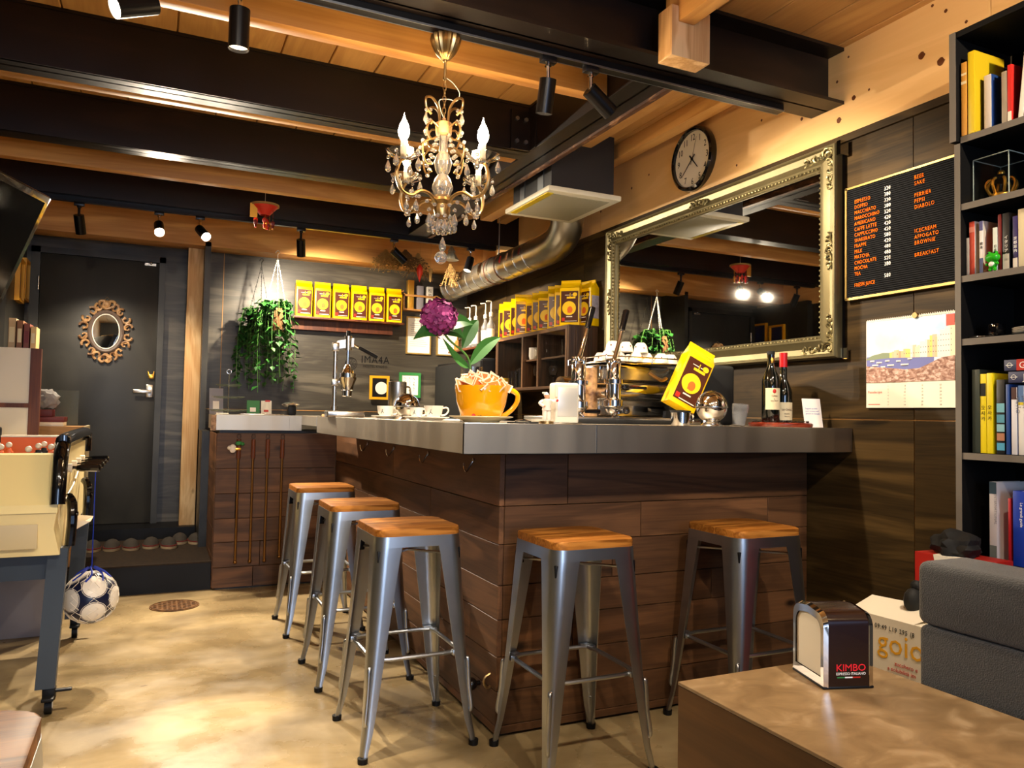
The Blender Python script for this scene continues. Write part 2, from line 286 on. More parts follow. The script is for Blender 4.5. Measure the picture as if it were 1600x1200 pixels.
# ceiling boards running front to back
mb = MB(); x = XL - .05
while x < XR + .05:
    mb.box(x, x + .206, YF - .1, YB + .1, ZC, ZC + .02, bev=.003, seg=1); x += .212
mb.box(XL - .1, XR + .1, YF - .2, YB + .2, ZC + .018, ZC + .06)
S(mb.build('ceiling', 'pine_y'), 'pine board ceiling above the dark beams')
# walls
mb = MB(); mb.box(XL - .05, XR + .3, YB, YB + .1, -.1, ZC + .1); S(mb.build('wall_back', 'black_x'), 'charcoal stained panel wall behind the bar')
mb = MB()
for y0, y1 in ((YF - .1, -.5), (-.497, .76), (.763, 2.014), (2.018, 3.27), (3.273, 4.53), (4.533, 5.8), (5.803, YB)):
    for z0, z1 in ((-.05, 1.158), (1.163, 2.367)): mb.box(XR, XR + .05, y0, y1, z0, z1)
S(mb.build('wall_right', 'black_y'), 'dark stained panels of the wall on the right')
mb = MB(); mb.box(XR + .004, XR + .04, YF, YB, 0, 2.3)
S(mb.build('trim_7', 'seam'), 'pale wood showing in the seams between the dark wall panels')
mb = MB()
for y0, y1 in ((YF - .1, 1.7), (1.703, 4.3), (4.303, YB)): mb.box(XR - .012, XR + .05, y0, y1, 2.367, ZC + .02)
mb.mi = 1
for y, z, r_ in ((2.285, 2.509, .010), (2.362, 2.44, .012), (2.209, 2.515, .005), (1.97, 2.556, .014), (1.891, 2.5, .015), (1.924, 2.729, .006), (1.87, 2.683, .007), (1.791, 2.605, .006), (2.372, 2.611, .006), (2.312, 2.695, .005), (2.571, 2.518, .008), (3.761, 2.594, .006), (3.942, 2.561, .008), (3.0, 2.43, .006), (2.826, 2.6, .006), (4.3, 2.5, .008)):
    mb.raw([(XR - .0125, y + r_ * math.cos(a * PI / 6) * (1 + .2 * math.sin(a * 2.3)), z + r_ * 1.1 * math.sin(a * PI / 6)) for a in range(12)], [tuple(range(12))[::-1]])
S(mb.build('trim_1', ['lvl_y', pm('knot_brown', '#5c3010', .5)]), 'pale plywood band along the top of the wall on the right')
mb = MB(); mb.box(XR - .016, XR, YF, YB, 2.335, 2.367); S(mb.build('trim_2', 'black_y'), 'brown strip capping the dark panels')
mb = MB(); mb.box(XL - .1, XL, YF - .1, YB, -.1, 2.367); mb.box(XL, -.895, 5.9, YB, .262, 2.4); S(mb.build('wall_left', 'black_p'), 'charcoal wall on the left')
mb = MB(); mb.box(XL - .1, XL + .012, YF - .1, YB, 2.367, ZC + .02); S(mb.build('trim_3', 'lvl_y'), 'plywood band along the top of the wall on the left')
# shop front behind the viewer: wall around a wide window
mb = MB(); mb.box(XL - .1, XR + .1, YF - .12, YF, -.1, .45); mb.box(XL - .1, XR + .1, YF - .12, YF, 2.45, ZC + .1); mb.box(XL - .1, -.75, YF - .12, YF, .4, 2.5); mb.box(2.3, XR + .1, YF - .12, YF, .4, 2.5)
S(mb.build('wall_front', 'black_p'), 'shop front wall behind the viewer')
mb = MB()
for a, b_ in ((-.75, -.69), (.72, .78), (2.24, 2.3)): mb.box(a, b_, YF - .08, YF - .02, .45, 2.45)
mb.box(-.75, 2.3, YF - .08, YF - .02, .45, .5); mb.box(-.75, 2.3, YF - .08, YF - .02, 2.4, 2.45); wf = S(mb.build('window_1', 'pine_z'), 'shop front window frame')
# big timber at the back, its soffit, post
mb = MB(); mb.box(XL, XR, 6.30, 6.44, 2.405, ZC); S(mb.build('trim_4', 'pine_x'), 'wide timber beam under the ceiling at the back')
mb = MB(); mb.box(XL, XR, 6.44, YB, 2.44, 2.5); S(mb.build('trim_5', 'pine_x'), 'soffit board between timber beam and back wall')
mb = MB(); mb.box(.205, .318, 6.45, 6.53, .26, 2.44, bev=.004); S(mb.build('trim_6', 'pine_z'), 'pale knotty post beside the door')
mb = MB(); mb.box(.482, .488, YB - .004, YB, .9, 2.44); mb.box(.34, XR, YB - .004, YB, 1.158, 1.163); S(mb.build('trim_8', 'seam', smooth=False), 'pale seam in the dark panels at the back')
mb = MB(); mb.box(.318, .36, 6.3, YB, .177, 2.44); mb.box(.318, .37, 5.9, 6.5, .177, 1.0); S(mb.build('wall_nook', 'black_p'), 'dark return beside the post')
# H-section steel beams across the room
def hbeam(name, x0, x1, y0, y1, z0, z1, label, fl=.014, ax='X'):
    mb = MB()
    if ax == 'X':
        ym = (y0 + y1) / 2; mb.box(x0, x1, y0, y1, z0, z0 + fl); mb.box(x0, x1, y0, y1, z1 - fl, z1); mb.box(x0, x1, ym - .005, ym + .005, z0, z1)
    else:
        xm = (x0 + x1) / 2; mb.box(x0, x1, y0, y1, z0, z0 + fl); mb.box(x0, x1, y0, y1, z1 - fl, z1); mb.box(xm - .005, xm + .005, y0, y1, z0, z1)
    return S(mb.build(name, 'steel_beam'), label)
hbeam('trim_10', XL, XR, 2.335, 2.515, 2.50, ZC, 'dark steel beam nearest the viewer carrying a lamp track')
hbeam('trim_11', XL, 1.70, 3.50, 3.63, 2.50, ZC, 'second dark steel beam from the viewer')
hbeam('trim_12', XL, 1.70, 4.41, 4.53, 2.50, ZC, 'third dark steel beam from the viewer')
hbeam('trim_13', XL, XR, 5.56, 5.70, 2.50, ZC, 'last dark steel beam before the back wall')
hbeam('trim_14', 1.70, 1.87, 2.515, 5.56, 2.50, ZC, 'steel beam running from front to back with a rusty lower edge', ax='Y')
mb = MB(); mb.box(1.850, 1.876, 2.52, 5.55, 2.488, 2.520); mb.build('trim_15', 'rust')['kind'] = 'structure'
# infill plates so the beam sides read dark
mb = MB()
for y in (3.505, 4.415, 5.563): mb.box(XL, 1.70 if y < 5 else XR, y, y + .012, 2.50, ZC)
S(mb.build('trim_16', 'steel_beam'), 'dark steel face plates on the cross beams')
mb = MB(); mb.box(1.705, 1.712, 2.52, 5.55, 2.51, ZC - .005); S(mb.build('trim_17', 'steel_beam'), 'dark steel face plate on the lengthwise beam')
# timbers along the beams
def timber(n, *a, mat='pine_x', label='pine ceiling timber'):
    mb = MB(); mb.box(*a, bev=.004); return S(mb.build('trim_%d' % n, mat), label)
timber(20, XL, 1.69, 2.735, 2.805, 2.50, ZC, label='pine timber behind the lamp track'); timber(21, XL, 1.69, 3.64, 3.70, 2.50, ZC); timber(22, XL, 1.69, 4.87, 4.94, 2.50, ZC)
timber(23, 2.01, 2.10, 4.27, 4.9, 2.5, ZC, mat='pine_y'); timber(24, 1.69, 1.76, 1.0, 2.33, 2.60, ZC, mat='pine_y', label='pine joist coming towards the viewer')
timber(25, 1.66, 1.835, 2.25, 2.335, 2.47, 2.66, mat='pine_z', label='short pine block on the near beam')
timber(26, 2.10, 2.18, 2.52, 5.5, 2.66, ZC, mat='pine_y'); timber(27, 2.40, 2.48, 2.52, 5.5, 2.66, ZC, mat='pine_y')
# bolted angle bracket on the second beam
b0 = T('angle_bracket', 'bolted steel angle bracket where second beam meets the lengthwise beam', 'bracket', (1.70, 3.495, 2.5))
MB().box(-.11, .0, -.012, 0, .0, .2).box(-.006, .004, -.075, 0, 0, .2).build('plate', 'steel_beam', b0)
for dx, dz in ((-.08, .04), (-.08, .155), (-.03, .04), (-.03, .155)): MB().cyl((dx, -.012, dz), (dx, -.022, dz), .011, seg=6).build('bolt', 'galv', b0)
# step up to the door
mb = MB(); mb.box(XL, .368, 5.33, YB, 0, .172); S(mb.build('trim_30', 'black'), 'black riser of the entrance step')
mb = MB(); mb.box(XL, .368, 5.325, 6.37, .172, .180); S(mb.build('trim_31', 'step_top'), 'brown matting on the entrance step')
mb = MB(); mb.box(XL, .34, 6.36, YB, .172, .262); S(mb.build('trim_32', 'black'), 'low black kerb under the door')
# door
mb = MB(); mb.box(-.80, .005, 6.655, 6.69, .265, 2.30, bev=.003); door = S(mb.build('door_1', 'door'), 'dark flush door with an oval mirror hung on it')
mb = MB(); mb.box(-.86, -.80, 6.63, 6.7, .26, 2.345); mb.box(.005, .05, 6.63, 6.7, .26, 2.345); mb.box(-.86, .05, 6.63, 6.7, 2.30, 2.345); mb.build('door_frame', 'black_p', door)
mb = MB(); mb.box(-.06, -.01, 6.642, 6.655, 1.24, 1.34, bev=.004); mb.cyl((-.035, 6.65, 1.285), (-.035, 6.61, 1.285), .011); mb.box(-.15, -.022, 6.598, 6.612, 1.27, 1.298, bev=.005); mb.build('door_handle', 'satin', door)
MB().box(-.1, -.02, 6.63, 6.655, 2.27, 2.29).sph((-.055, 6.625, 2.29), .012, 10).build('door_closer', 'satin', door)
MB().cyl((-.806, 6.63, 2.02), (-.806, 6.63, 2.12), .008).build('hinge', 'satin', door)
o = tag(MB().box(-.045, -.005, 6.628, 6.65, 1.385, 1.42, bev=.008).cyl((-.042, 6.64, 1.41), (-.05, 6.64, 1.445), .008, .003, 8).cyl((-.012, 6.64, 1.41), (-.006, 6.64, 1.445), .008, .003, 8).build('door_charm', 'gold'), 'tiny gold animal charm above the door handle', 'ornament')
# manhole
mb = MB(); mb.cyl((.15, 4.95, 0), (.15, 4.95, .005), .135, seg=40)
for i in range(-4, 5):
    for j in range(-4, 5):
        if i * i + j * j < 18: mb.box(.15 + i * .026 - .008, .15 + i * .026 + .008, 4.95 + j * .026 - .004, 4.95 + j * .026 + .004, .005, .008)
mb.tube([(.15 + .125 * math.cos(a * PI / 20), 4.95 + .125 * math.sin(a * PI / 20), .005) for a in range(40)], .004, 5, closed=True)
tag(mb.build('manhole_cover', 'manh'), 'round rusty iron cover set in the concrete floor', 'manhole cover')
# ================================================================== BAR
bar = T('bar_counter', 'long L shaped bar clad in brown planks with a deep steel edge', 'bar counter', (.904, 2.30, 0))
def planks(mb, ax, a0, a1, c, z0, z1, rows, cuts, side):
    zs = [z0 + (z1 - z0) * r for r in rows]
    for i in range(len(zs) - 1):
        e = [a0] + cuts[i % len(cuts)] + [a1]
        for j in range(len(e) - 1):
            p, q = e[j] + .0015, e[j + 1] - .0015
            if ax == 'X': mb.box(p, q, c, c + .02, zs[i] + .0012, zs[i + 1] - .0012, bev=.0015, seg=1)
            else: mb.box(c, c + .02, p, q, zs[i] + .0012, zs[i + 1] - .0012, bev=.0015, seg=1)
BO = Matrix.Translation((-.904, -2.30, 0))
rows = [0, .03, .15, .27, .40, .52, .665, .80, 1]
mb = MB(); mb.m = BO; planks(mb, 'X', 1.16, XR - .005, 2.54, .012, 1.024, rows, [[], [1.55, 2.2], [1.9], [1.45], [2.1], [1.62], [1.75, 2.4], [1.42]], 1); mb.build('front_cladding', 'barwood_x', bar)
mb = MB(); mb.m = BO; planks(mb, 'Y', 2.54, 5.28, 1.14, .012, 1.024, rows, [[], [2.9, 3.9], [3.3, 4.6], [2.8, 4.2], [3.7], [3.05, 4.4], [3.3], [3.9]], 1); mb.build('side_cladding', 'barwood_y', bar)
mb = MB(); mb.m = BO; mb.box(1.165, XR - .006, 2.565, 2.62, .0, 1.02); mb.box(1.165, 1.22, 2.6, 5.28, 0, 1.02); mb.build('core', 'black_p', bar)
# steel top: thin sheet with deep folded edge
mb = MB(); mb.m = BO
mb.box(.908, XR - .004, 2.304, 3.25, 1.108, 1.123); mb.box(.908, 1.62, 3.25, 4.75, 1.108, 1.123); mb.build('steel_top_sheet', 'steeltop', bar)
mb = MB(); mb.m = BO; mb.tube([(XR - .005, 2.303, 1.1215), (.907, 2.303, 1.1215), (.907, 4.75, 1.1215)], .0028, 8); mb.tube([(.907, 2.303, 1.026), (.907, 2.303, 1.121)], .003, 8); mb.build('folded_edge', 'satin', bar)
mb = MB(); mb.m = BO
mb.box(.904, XR - .004, 2.30, 2.312, 1.025, 1.1225); mb.box(.904, .916, 2.302, 4.75, 1.025, 1.1225); mb.build('steel_edge_band', 'steel', bar, ang=20)
MB().box(1.395 - .904, 1.398 - .904, -.0012, 0, 1.026, 1.122).build('worktop_seam', 'chrome', bar)
mb = MB(); mb.m = BO; mb.box(.93, XR - .006, 2.33, 2.54, 1.02, 1.035); mb.box(.93, 1.14, 2.33, 4.74, 1.02, 1.035); mb.build('soffit', 'black_p', bar)
for y in (4.417, 3.877, 3.331, 2.789):
    mb = MB(); mb.m = BO; mb.tube([(1.138, y, .975), (1.125, y, .955), (1.105, y - .01, .93), (1.09, y - .02, .945), (1.088, y - .022, .965)], .003, 6, smooth=4); mb.cyl((1.14, y, .972), (1.133, y, .972), .01, seg=8); mb.build('bag_hook', 'satin', bar)
# far counter
fc = T('far_counter', 'plank clad counter at the far end with brass tools hanging on its front', 'counter', (.37, 5.25, 0))
FO = Matrix.Translation((-.37, -5.25, 0))
mb = MB(); mb.m = FO; planks(mb, 'X', .373, 1.14, 5.285, .012, 1.015, [0, .13, .29, .44, .60, .76, .99], [[.62], [.66], [], [.5, .9], [.78], []], 1); mb.build('front_cladding', 'barwood_x', fc)
mb = MB(); mb.m = FO; planks(mb, 'Y', 5.305, 5.9, .37, .012, 1.0, [0, .2, .38, .56, .75, 1], [[], [5.6]], 1); mb.build('side_cladding', 'barwood_y', fc)
mb = MB(); mb.m = FO; mb.box(.392, 1.15, 5.31, 5.9, 0, 1.02); mb.build('core', 'black_p', fc)
mb = MB(); mb.m = FO; mb.box(.365, .82, 5.25, 6.0, 1.023, 1.122, bev=.001); mb.box(.82, 1.15, 5.34, 6.0, 1.065, 1.122, bev=.001); mb.box(.82, .90, 5.26, 5.34, 1.023, 1.122); mb.build('steel_worktop', 'steel', fc, ang=20)
mb = MB(); mb.m = FO; mb.box(.9, 1.0, 4.752, 5.34, 1.063, 1.121); mb.build('steel_flap', 'steel', fc)
MB().box(-.035, -.004, .0, .06, 1.02, 1.118).build('copper_corner', 'carved', fc)
# tools on the far counter
for i, (x, l) in enumerate(((.508, .80), (.598, .80), (.688, .80), (.782, .78))):
    lab = ['long brown handled rod hanging first from the left, small charms tied to it', 'long brown handled rod hanging second from the left', 'long brown handled rod hanging third from the left', 'long brown handled rod hanging fourth from the left, nearest the stools'][i]
    t = T('hanging_rod', lab, 'rod', (x, 5.27, .985), 0, 'rods hanging on the far counter')
    MB().cyl((0, 0, -.02), (0, 0, -.145), .013, .014, 12).build('handle', 'brownf', t)
    MB().cyl((0, 0, -.14), (0, 0, -l), .0075, .0085, 10).sph((0, 0, -l - .01), .013, 10).build('rod', 'bronze', t)
    MB().tube([(0, 0, -.02), (-.012, 0, -.005), (-.008, 0, .012), (.008, 0, .012), (.012, 0, -.004)], .0018, 5, closed=True).build('hook_loop', 'wirek', t)
t = T('charm_bunch', 'bunch of small white and green charms on first hanging rod', 'charm', (.50, 5.25, .94))
MB().sph((-.03, 0, -.035), .022, 10, (1, .6, 1.3)).sph((-.05, 0, -.03), .014, 8).build('white_charm', 'fig', t)
MB().sph((.005, -.004, 0), .018, 10, (1.2, .6, .8)).sph((.03, 0, -.005), .012, 8).build('green_charm', 'green', t); MB().box(-.02, .02, -.008, .0, -.045, -.03, bev=.003).build('cord', 'gold', t)
# wall knobs low on bar corner: bottle opener / door knob
t = T('door_stop', 'round dark knob low on the side of the bar', 'knob', (1.14, 2.69, .15)); MB().sph((-.035, 0, 0), .024, 14).cyl((0, 0, 0), (-.03, 0, 0), .009).build('ball', 'blackg', t)
t = T('wall_hook', 'small brass hook low on the bar corner', 'hook', (1.14, 2.59, .185)); MB().tube([(0, 0, .03), (-.02, 0, .02), (-.026, 0, 0), (-.014, 0, -.02), (0, 0, -.016)], .005, 7, smooth=4).build('hook', 'brass', t)
# ================================================================== STOOLS
def rrect(h, r, n=5):
    p = []
    for cx, cy, a0 in ((h - r, h - r, 0), (-h + r, h - r, 90), (-h + r, -h + r, 180), (h - r, -h + r, 270)):
        for k in range(n + 1): a = R(a0 + 90 * k / n); p.append((cx + r * math.cos(a), cy + r * math.sin(a)))
    return p
def make_stool():
    t = T('bar_stool', '', 'stool')
    MB().prism(rrect(.155, .045), .026, TR((0, 0, .726)), bev=.006).build('seat', 'seatw', t)
    mb = MB(); a = rrect(.156, .046, 6); n = len(a)
    vs = [(x, y, .727) for x, y in a] + [(x * 1.02, y * 1.02, .690) for x, y in a] + [(x * .985, y * .985, .690) for x, y in a] + [(x * .97, y * .97, .727) for x, y in a]
    fs = []
    for k in range(3):
        for i in range(n): j = (i + 1) % n; fs.append((k * n + i, k * n + j, (k + 1) * n + j, (k + 1) * n + i)[::-1])
    fs.append(tuple(range(n)))
    mb.raw(vs, fs); mb.build('seat_frame', 'galv', t)
    # one leg in the +x +y corner, others by turning it
    lv = [(.712, .157, .096, .048), (.66, .160, .087, .044), (.5, .168, .070, .038), (.34, .177, .054, .031), (.2, .186, .042, .024), (.09, .194, .031, .019), (.03, .203, .023, .016), (.014, .204, .021, .0155)]
    def leg_bm():
        mb = MB(); vs = []; nn = 9
        for z, c, wd, r in lv:
            p = [(c - wd, c)] + [(c - r + r * math.sin(R(90 * k / 6)), c - r + r * math.cos(R(90 * k / 6))) for k in range(7)] + [(c, c - wd)]
            th = .0035 if z > .05 else .012
            q = [(c - wd, c - th)] + [(c - r + (r - th) * math.sin(R(90 * k / 6)), c - r + (r - th) * math.cos(R(90 * k / 6))) for k in range(7)] + [(c - th, c - wd)]
            vs += [(x, y, z) for x, y in p + q[::-1]]
        m_ = 18; fs = []
        for i in range(len(lv) - 1):
            for k in range(m_): l = (k + 1) % m_; fs.append((i * m_ + k, i * m_ + l, (i + 1) * m_ + l, (i + 1) * m_ + k))
        fs.append(tuple(range(m_))[::-1]); fs.append(tuple((len(lv) - 1) * m_ + k for k in range(m_)))
        mb.raw(vs, fs)
        c0, c1 = .180, .1905
        mb.tube([(c0 - .006, c0 - .006, .295), (c0 - .003, c0 - .003, .285), (.184 - .003, .184 - .003, .20), (c1 - .002, c1 - .002, .13), (c1 - .006, c1 - .006, .115)], .0075, 8, smooth=3)
        return mb
    leg0 = None
    for k in range(4):
        mb = leg_bm(); bmesh.ops.rotate(mb.b, verts=mb.b.verts, cent=(0, 0, 0), matrix=Matrix.Rotation(k * PI / 2, 3, 'Z'))
        lg = mb.build('leg', 'galv', t, ang=50); d = Vector((.196, .196, 0)); d.rotate(Matrix.Rotation(k * PI / 2, 3, 'Z'))
        MB().cyl((d.x, d.y, 0), (d.x, d.y, .018), .0165, .0175, 14).build('rubber_foot', 'black', lg)
    c = .178
    for k in range(4):
        mb = MB(); z = .315; mb.tube([(c - .03, -c + .03, z), (c - .02, -.10, z), (c - .02, .10, z), (c - .03, c - .03, z)], .0078, 8); mb.box(c - .028, c - .008, -c + .02, -c + .055, z - .010, z + .010, bev=.003); mb.box(c - .028, c - .008, c - .055, c - .02, z - .010, z + .010, bev=.003)
        bmesh.ops.rotate(mb.b, verts=mb.b.verts, cent=(0, 0, 0), matrix=Matrix.Rotation(k * PI / 2, 3, 'Z')); mb.build('footrest_bar', 'galv', t)
    MB().tube([(.14, .14, .655), (-.14, -.14, .655)], .005, 6).tube([(.14, -.14, .655), (-.14, .14, .655)], .005, 6).build('cross_brace', 'galv', t)
    MB().box(.125, .15, .125, .15, .64, .68, bev=.003).box(-.15, -.125, -.15, -.125, .64, .68, bev=.003).box(.125, .15, -.15, -.125, .64, .68, bev=.003).box(-.15, -.125, .125, .15, .64, .68, bev=.003).build('stacking_pads', 'black', t)
    return t
st = make_stool(); g = 'metal bar stools around the bar'
st.location = (.857, 2.727, 0); tag(st, 'steel stool with wooden seat nearest the viewer along the left side of the bar', 'stool', g)
dup(st, (.85, 3.44, 0), 0, 'steel stool with wooden seat, middle one of three along the left side of the bar')
dup(st, (.845, 4.262, 0), 0, 'steel stool with wooden seat farthest away, beside the hanging brown rods')
dup(st, (1.312, 2.30, 0), 0, 'steel stool with wooden seat at bar front, left of the low table')
dup(st, (2.05, 2.30, 0), 0, 'steel stool with wooden seat at bar front, partly behind the low table')
dup(st, (-.272, 1.052, 0), 0, 'stool whose wooden seat corner shows at the bottom left edge')
# ================================================================== LOW TABLE, DISPENSER, SOFA
t = T('low_table', 'box shaped wooden table with a worn scratched top', 'table', (.83, .3, 0))
MB().box(0, .39, -.5, .79, .694, .70, bev=.0015).build('table_top', 'table', t)
MB().box(.001, .389, -.499, .789, 0, .6935).build('table_body', 'tableside', t)
def dispenser(name, label, loc, rz, w, d, h, dark, text):
    t = T(name, label, 'napkin dispenser', loc, rz); mb = MB(); pr = []
    n = 8; r = .022
    # side profile in YZ (cover arching front to back)
    for k in range(n + 1): a = R(180 - 90 * k / n); pr.append((-d / 2 + r + r * math.cos(a), h - r - .006 + r * math.sin(a)))
    pr.append((0, h))
    for k in range(n + 1): a = R(90 - 90 * k / n); pr.append((d / 2 - r + r * math.cos(a), h - r - .006 + r * math.sin(a)))
    pr = [(-d / 2, .004)] + pr + [(d / 2, .004)]
    return t, pr
t = T('napkin_dispenser', 'dark brown and chrome napkin dispenser standing on the low table', 'napkin dispenser', (1.093, 1.000, .70), -.30)
W2, D2, HH = .045, .052, .131
def shell(w, d, h, r, inset=0):
    p = [(-w, .003)]
    for k in range(7): a = R(180 - 15 * k); p.append((-w + r + r * math.cos(a), h - r + r * math.sin(a) - .004))
    p.append((0, h))
    for k in range(7): a = R(90 - 15 * k); p.append((w - r + r * math.cos(a), h - r + r * math.sin(a) - .004))
    return p + [(w, .003)]
# local x = across (dark faces at +-y), napkin faces at +-x
prof = shell(D2, W2, HH, .02)   # profile over y
mb = MB(); mb.prism([(y, z) for y, z in shell(D2 - .0, 0, HH, .022)], 2 * W2 - .016, Matrix(((0, 0, 1, -W2 + .008), (1, 0, 0, 0), (0, 1, 0, 0), (0, 0, 0, 1)))); mb.build('cover', pm('dispenser_brown', '#1c0806', .25, coat=.3), t)
for s in (-1, 1):
    mb = MB(); x0 = s * (W2 - .008); x1 = s * W2
    pts = shell(D2 + .001, 0, HH + .001, .022); pin = [(y * .80, max(.018, z - .016) if i not in (0, len(pts) - 1) else .018) for i, (y, z) in enumerate(pts)]
    vs = [(x0, y, z) for y, z in pts] + [(x1, y * .965, z - .004 if z > .05 else z) for y, z in pts] + [(x1, y, z) for y, z in pin]; n = len(pts); fs = []
    for k in range(2):
        for i in range(n): j = (i + 1) % n; q = (k * n + i, k * n + j, (k + 1) * n + j, (k + 1) * n + i); fs.append(q if s < 0 else q[::-1])
    mb.raw(vs, fs); mb.build('chrome_rim', 'chrome', t)
    vs = [(x1 - s * .003, y, z) for y, z in pin]; MB().raw(vs, [tuple(range(n))]).build('napkins', 'paper', t)
MB().box(-W2 - .001, W2 + .001, -D2 - .001, D2 + .001, 0, .005, bev=.002).build('base', 'black', t)
f = FR((0, -D2 - .0004, .0), '-Y')
mb = MB(); mb.text('KIMBO', .0165, f @ TR((.004, .030, 0)), .0003, 'CENTER', 1.12, .95); mb.build('red_lettering', pm('kimbo_red', '#e8202c', .4), t)
mb = MB(); mb.text('ESPRESSO ITALIANO', .0062, f @ TR((.004, .0235, 0)), .0003, 'CENTER', .95); mb.build('small_lettering', 'whitel', t)
for i, c_ in enumerate(('green', 'whitel', 'redp')): MB().box(-.021 + i * .014, -.007 + i * .014, -D2 - .0007, -D2 - .0003, 0.0185, .0205).build('flag_stripe', c_, t)
# sofa backs
t = T('sofa', 'charcoal fabric sofa with a rounded two part back beside the low table', 'sofa', (1.235, .2, 0))
def pad(y0, y1, z0, z1, x0=0, x1=.15, r=.03):
    mb = MB(); mb.box(x0, x1, y0, y1, z0, z1, bev=r, seg=5); return mb
pad(-.9, .745, .797, .907, .0, .13, .016).build('top_cushion', 'fabric', t); pad(-.9, .742, .42, .796, .002, .13, .012).build('back_cushion', 'fabric', t)
MB().box(.03, .7, -.9, .70, .12, .42, bev=.03).build('seat_base', 'fabric', t); MB().box(.05, .65, -.85, .65, 0, .12).build('plinth', 'black', t)
t = T('white_carton', 'white sugar carton with golden lettering standing behind the dispenser', 'box', (1.40, 1.20, 0), R(3))
MB().box(0, .17, -.20, .03, 0, .742).build('carton', 'offw', t)
MB().raw([(0, .03, .742), (.0, -.12, .742), (.10, -.14, .765), (.10, .05, .758)], [(0, 1, 2, 3)]).build('open_flap', 'offw', t)
f = FR((-.0008, .05, 0), '-X')
mb = MB(); mb.text('09:49 L19 295 (8', .0135, f @ TR((.082, .717, 0), (0, 0, 0)), .0002, sx=.8, sp=1.2); mb.build('date_stamp', 'black', t)
mb = MB(); mb.text('goio', .064, f @ TR((.088, .672, 0)), .0002, sx=.95); mb.build('golden_lettering', pm('carton_gold', '#e8a820', .5), t)
mb = MB(); mb.text('zucchero e', .0115, f @ TR((.128, .650, 0)), .0002); mb.text('a solubilità im', .0115, f @ TR((.112, .637, 0)), .0002); mb.build('red_lettering', 'redp', t)
t = T('red_carton', 'tall red carton with torn label beside the bookcase', 'box', (2.2, 1.46, 0))
MB().box(0, .135, 0, .225, 0, .745, bev=.002).build('carton', 'red', t)
mb = MB(); mb.text('6x1,0l', .06, FR((-.001, .19, .655), '-X'), .0002, sx=.9); mb.build('lettering', 'black', t)
MB().raw([(-.002, .16, .746), (-.002, .08, .746), (-.002, .085, .715), (-.002, .11, .705), (-.002, .12, .72), (-.002, .145, .68), (.06, .16, .748), (.06, .08, .748)], [(0, 1, 2, 3, 4, 5), (1, 0, 6, 7)]).build('torn_label', 'paper', t)
mb = MB(); t_ = bmesh.new(); bmesh.ops.create_icosphere(t_, subdivisions=3, radius=1)
for v in t_.verts:
    k = 1 + .12 * math.sin(7 * v.co.x + 3 * v.co.y) + .08 * math.sin(9 * v.co.z + 5 * v.co.x); v.co = Vector((v.co.x * .075 * k, v.co.y * .06 * k, max(-.5, v.co.z) * .05 * k))
mb._in(t_, TR((2.265, 1.59, .772), (0, 0, 1.4))); tag(mb.build('black_bag', 'blackm'), 'crumpled black bag lying on the red carton', 'bag')
mb = MB(); mb.sph((0, 0, 0), .022, 10, (1, .8, 1.2)).sph((.03, 0, .01), .02, 10).sph((.01, 0, .03), .012, 8).tube([(0, 0, 0), (.04, 0, -.03), (.07, 0, -.06), (.09, 0, -.10)], .014, 8, smooth=3); mb.m = Matrix()
o = mb.build('cable_bundle', 'blackm'); o.location = (1.47, 1.13, .775); tag(o, 'black cable bundle hanging out of the white carton', 'cable')
# ================================================================== FOOSBALL TABLE
fz = T('foosball_table', 'cream foosball table with black rails and rods of players', 'game table', (-.62, 3.3, 0))
x0, x1 = -.33, .31; L_ = 1.22
MB().box(x0, x1, .09, L_, .62, .64).box(x0, x0 + .03, .10, L_, .64, .985).box(x1 - .03, x1, .10, L_, .64, .985).box(x0, x1, L_ - .03, L_, .64, 1.0).build('cabinet', 'cream', fz)
mb = MB(); mb.raw([(x0, 0, .79), (x1, 0, .79), (x1, .16, .965), (x0, .16, .965), (x0, 0, .76), (x1, 0, .76), (x1, .30, .965), (x0, .30, .965), (x0, .3, .9), (x1, .3, .9)], [(0, 1, 2, 3), (3, 2, 6, 7), (0, 4, 5, 1), (7, 6, 9, 8), (4, 8, 9, 5), (1, 5, 9, 6, 2), (0, 3, 7, 8, 4)]); mb.build('end_panel', pm('end_cream', '#f0dc9c', .35), fz)
mb = MB(); mb.raw([(x0, .005, .785), (x1, .005, .785), (x1 - .01, .01, .70), (x0, .01, .70), (x1 + .01, .03, .60), (x0, .03, .60), (x1, .3, .785), (x1 + .01, .3, .60), (x0, .3, .60)], [(0, 1, 2, 3), (3, 2, 4, 5), (1, 6, 7, 4, 2), (5, 4, 7, 8)]); mb.build('lower_box', 'cream', fz)
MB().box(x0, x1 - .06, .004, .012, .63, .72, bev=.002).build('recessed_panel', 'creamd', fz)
MB().box(x0 + .03, x1 - .03, .30, L_ - .03, .86, .87).build('playfield', pm('pitch_grey', '#6c6a62', .3), fz)
MB().box(x0 + .28, x1 - .03, L_ - .06, L_ - .03, .87, 1.0).build('end_wall', 'orange', fz); MB().box(x0, x0 + .28, L_ - .07, L_ - .03, .95, 1.05, bev=.01).build('ball_return', 'black', fz)
MB().box(x0 + .28, x1, L_ - .07, L_, 1.0, 1.008).build('end_trim', 'offw', fz)
for s, xx in ((-1, x0), (1, x1)):
    mb = MB(); mb.tube([(xx, .0, .79), (xx, .015, .88), (xx, .05, .96), (xx, .11, 1.005), (xx, .2, 1.025), (xx, L_ - .06, 1.025), (xx, L_ - .01, .99), (xx, L_, .93)], .026, 12, smooth=5); mb.build('rail', 'blackg', fz)
rods = [.28, .49, .70, .91]
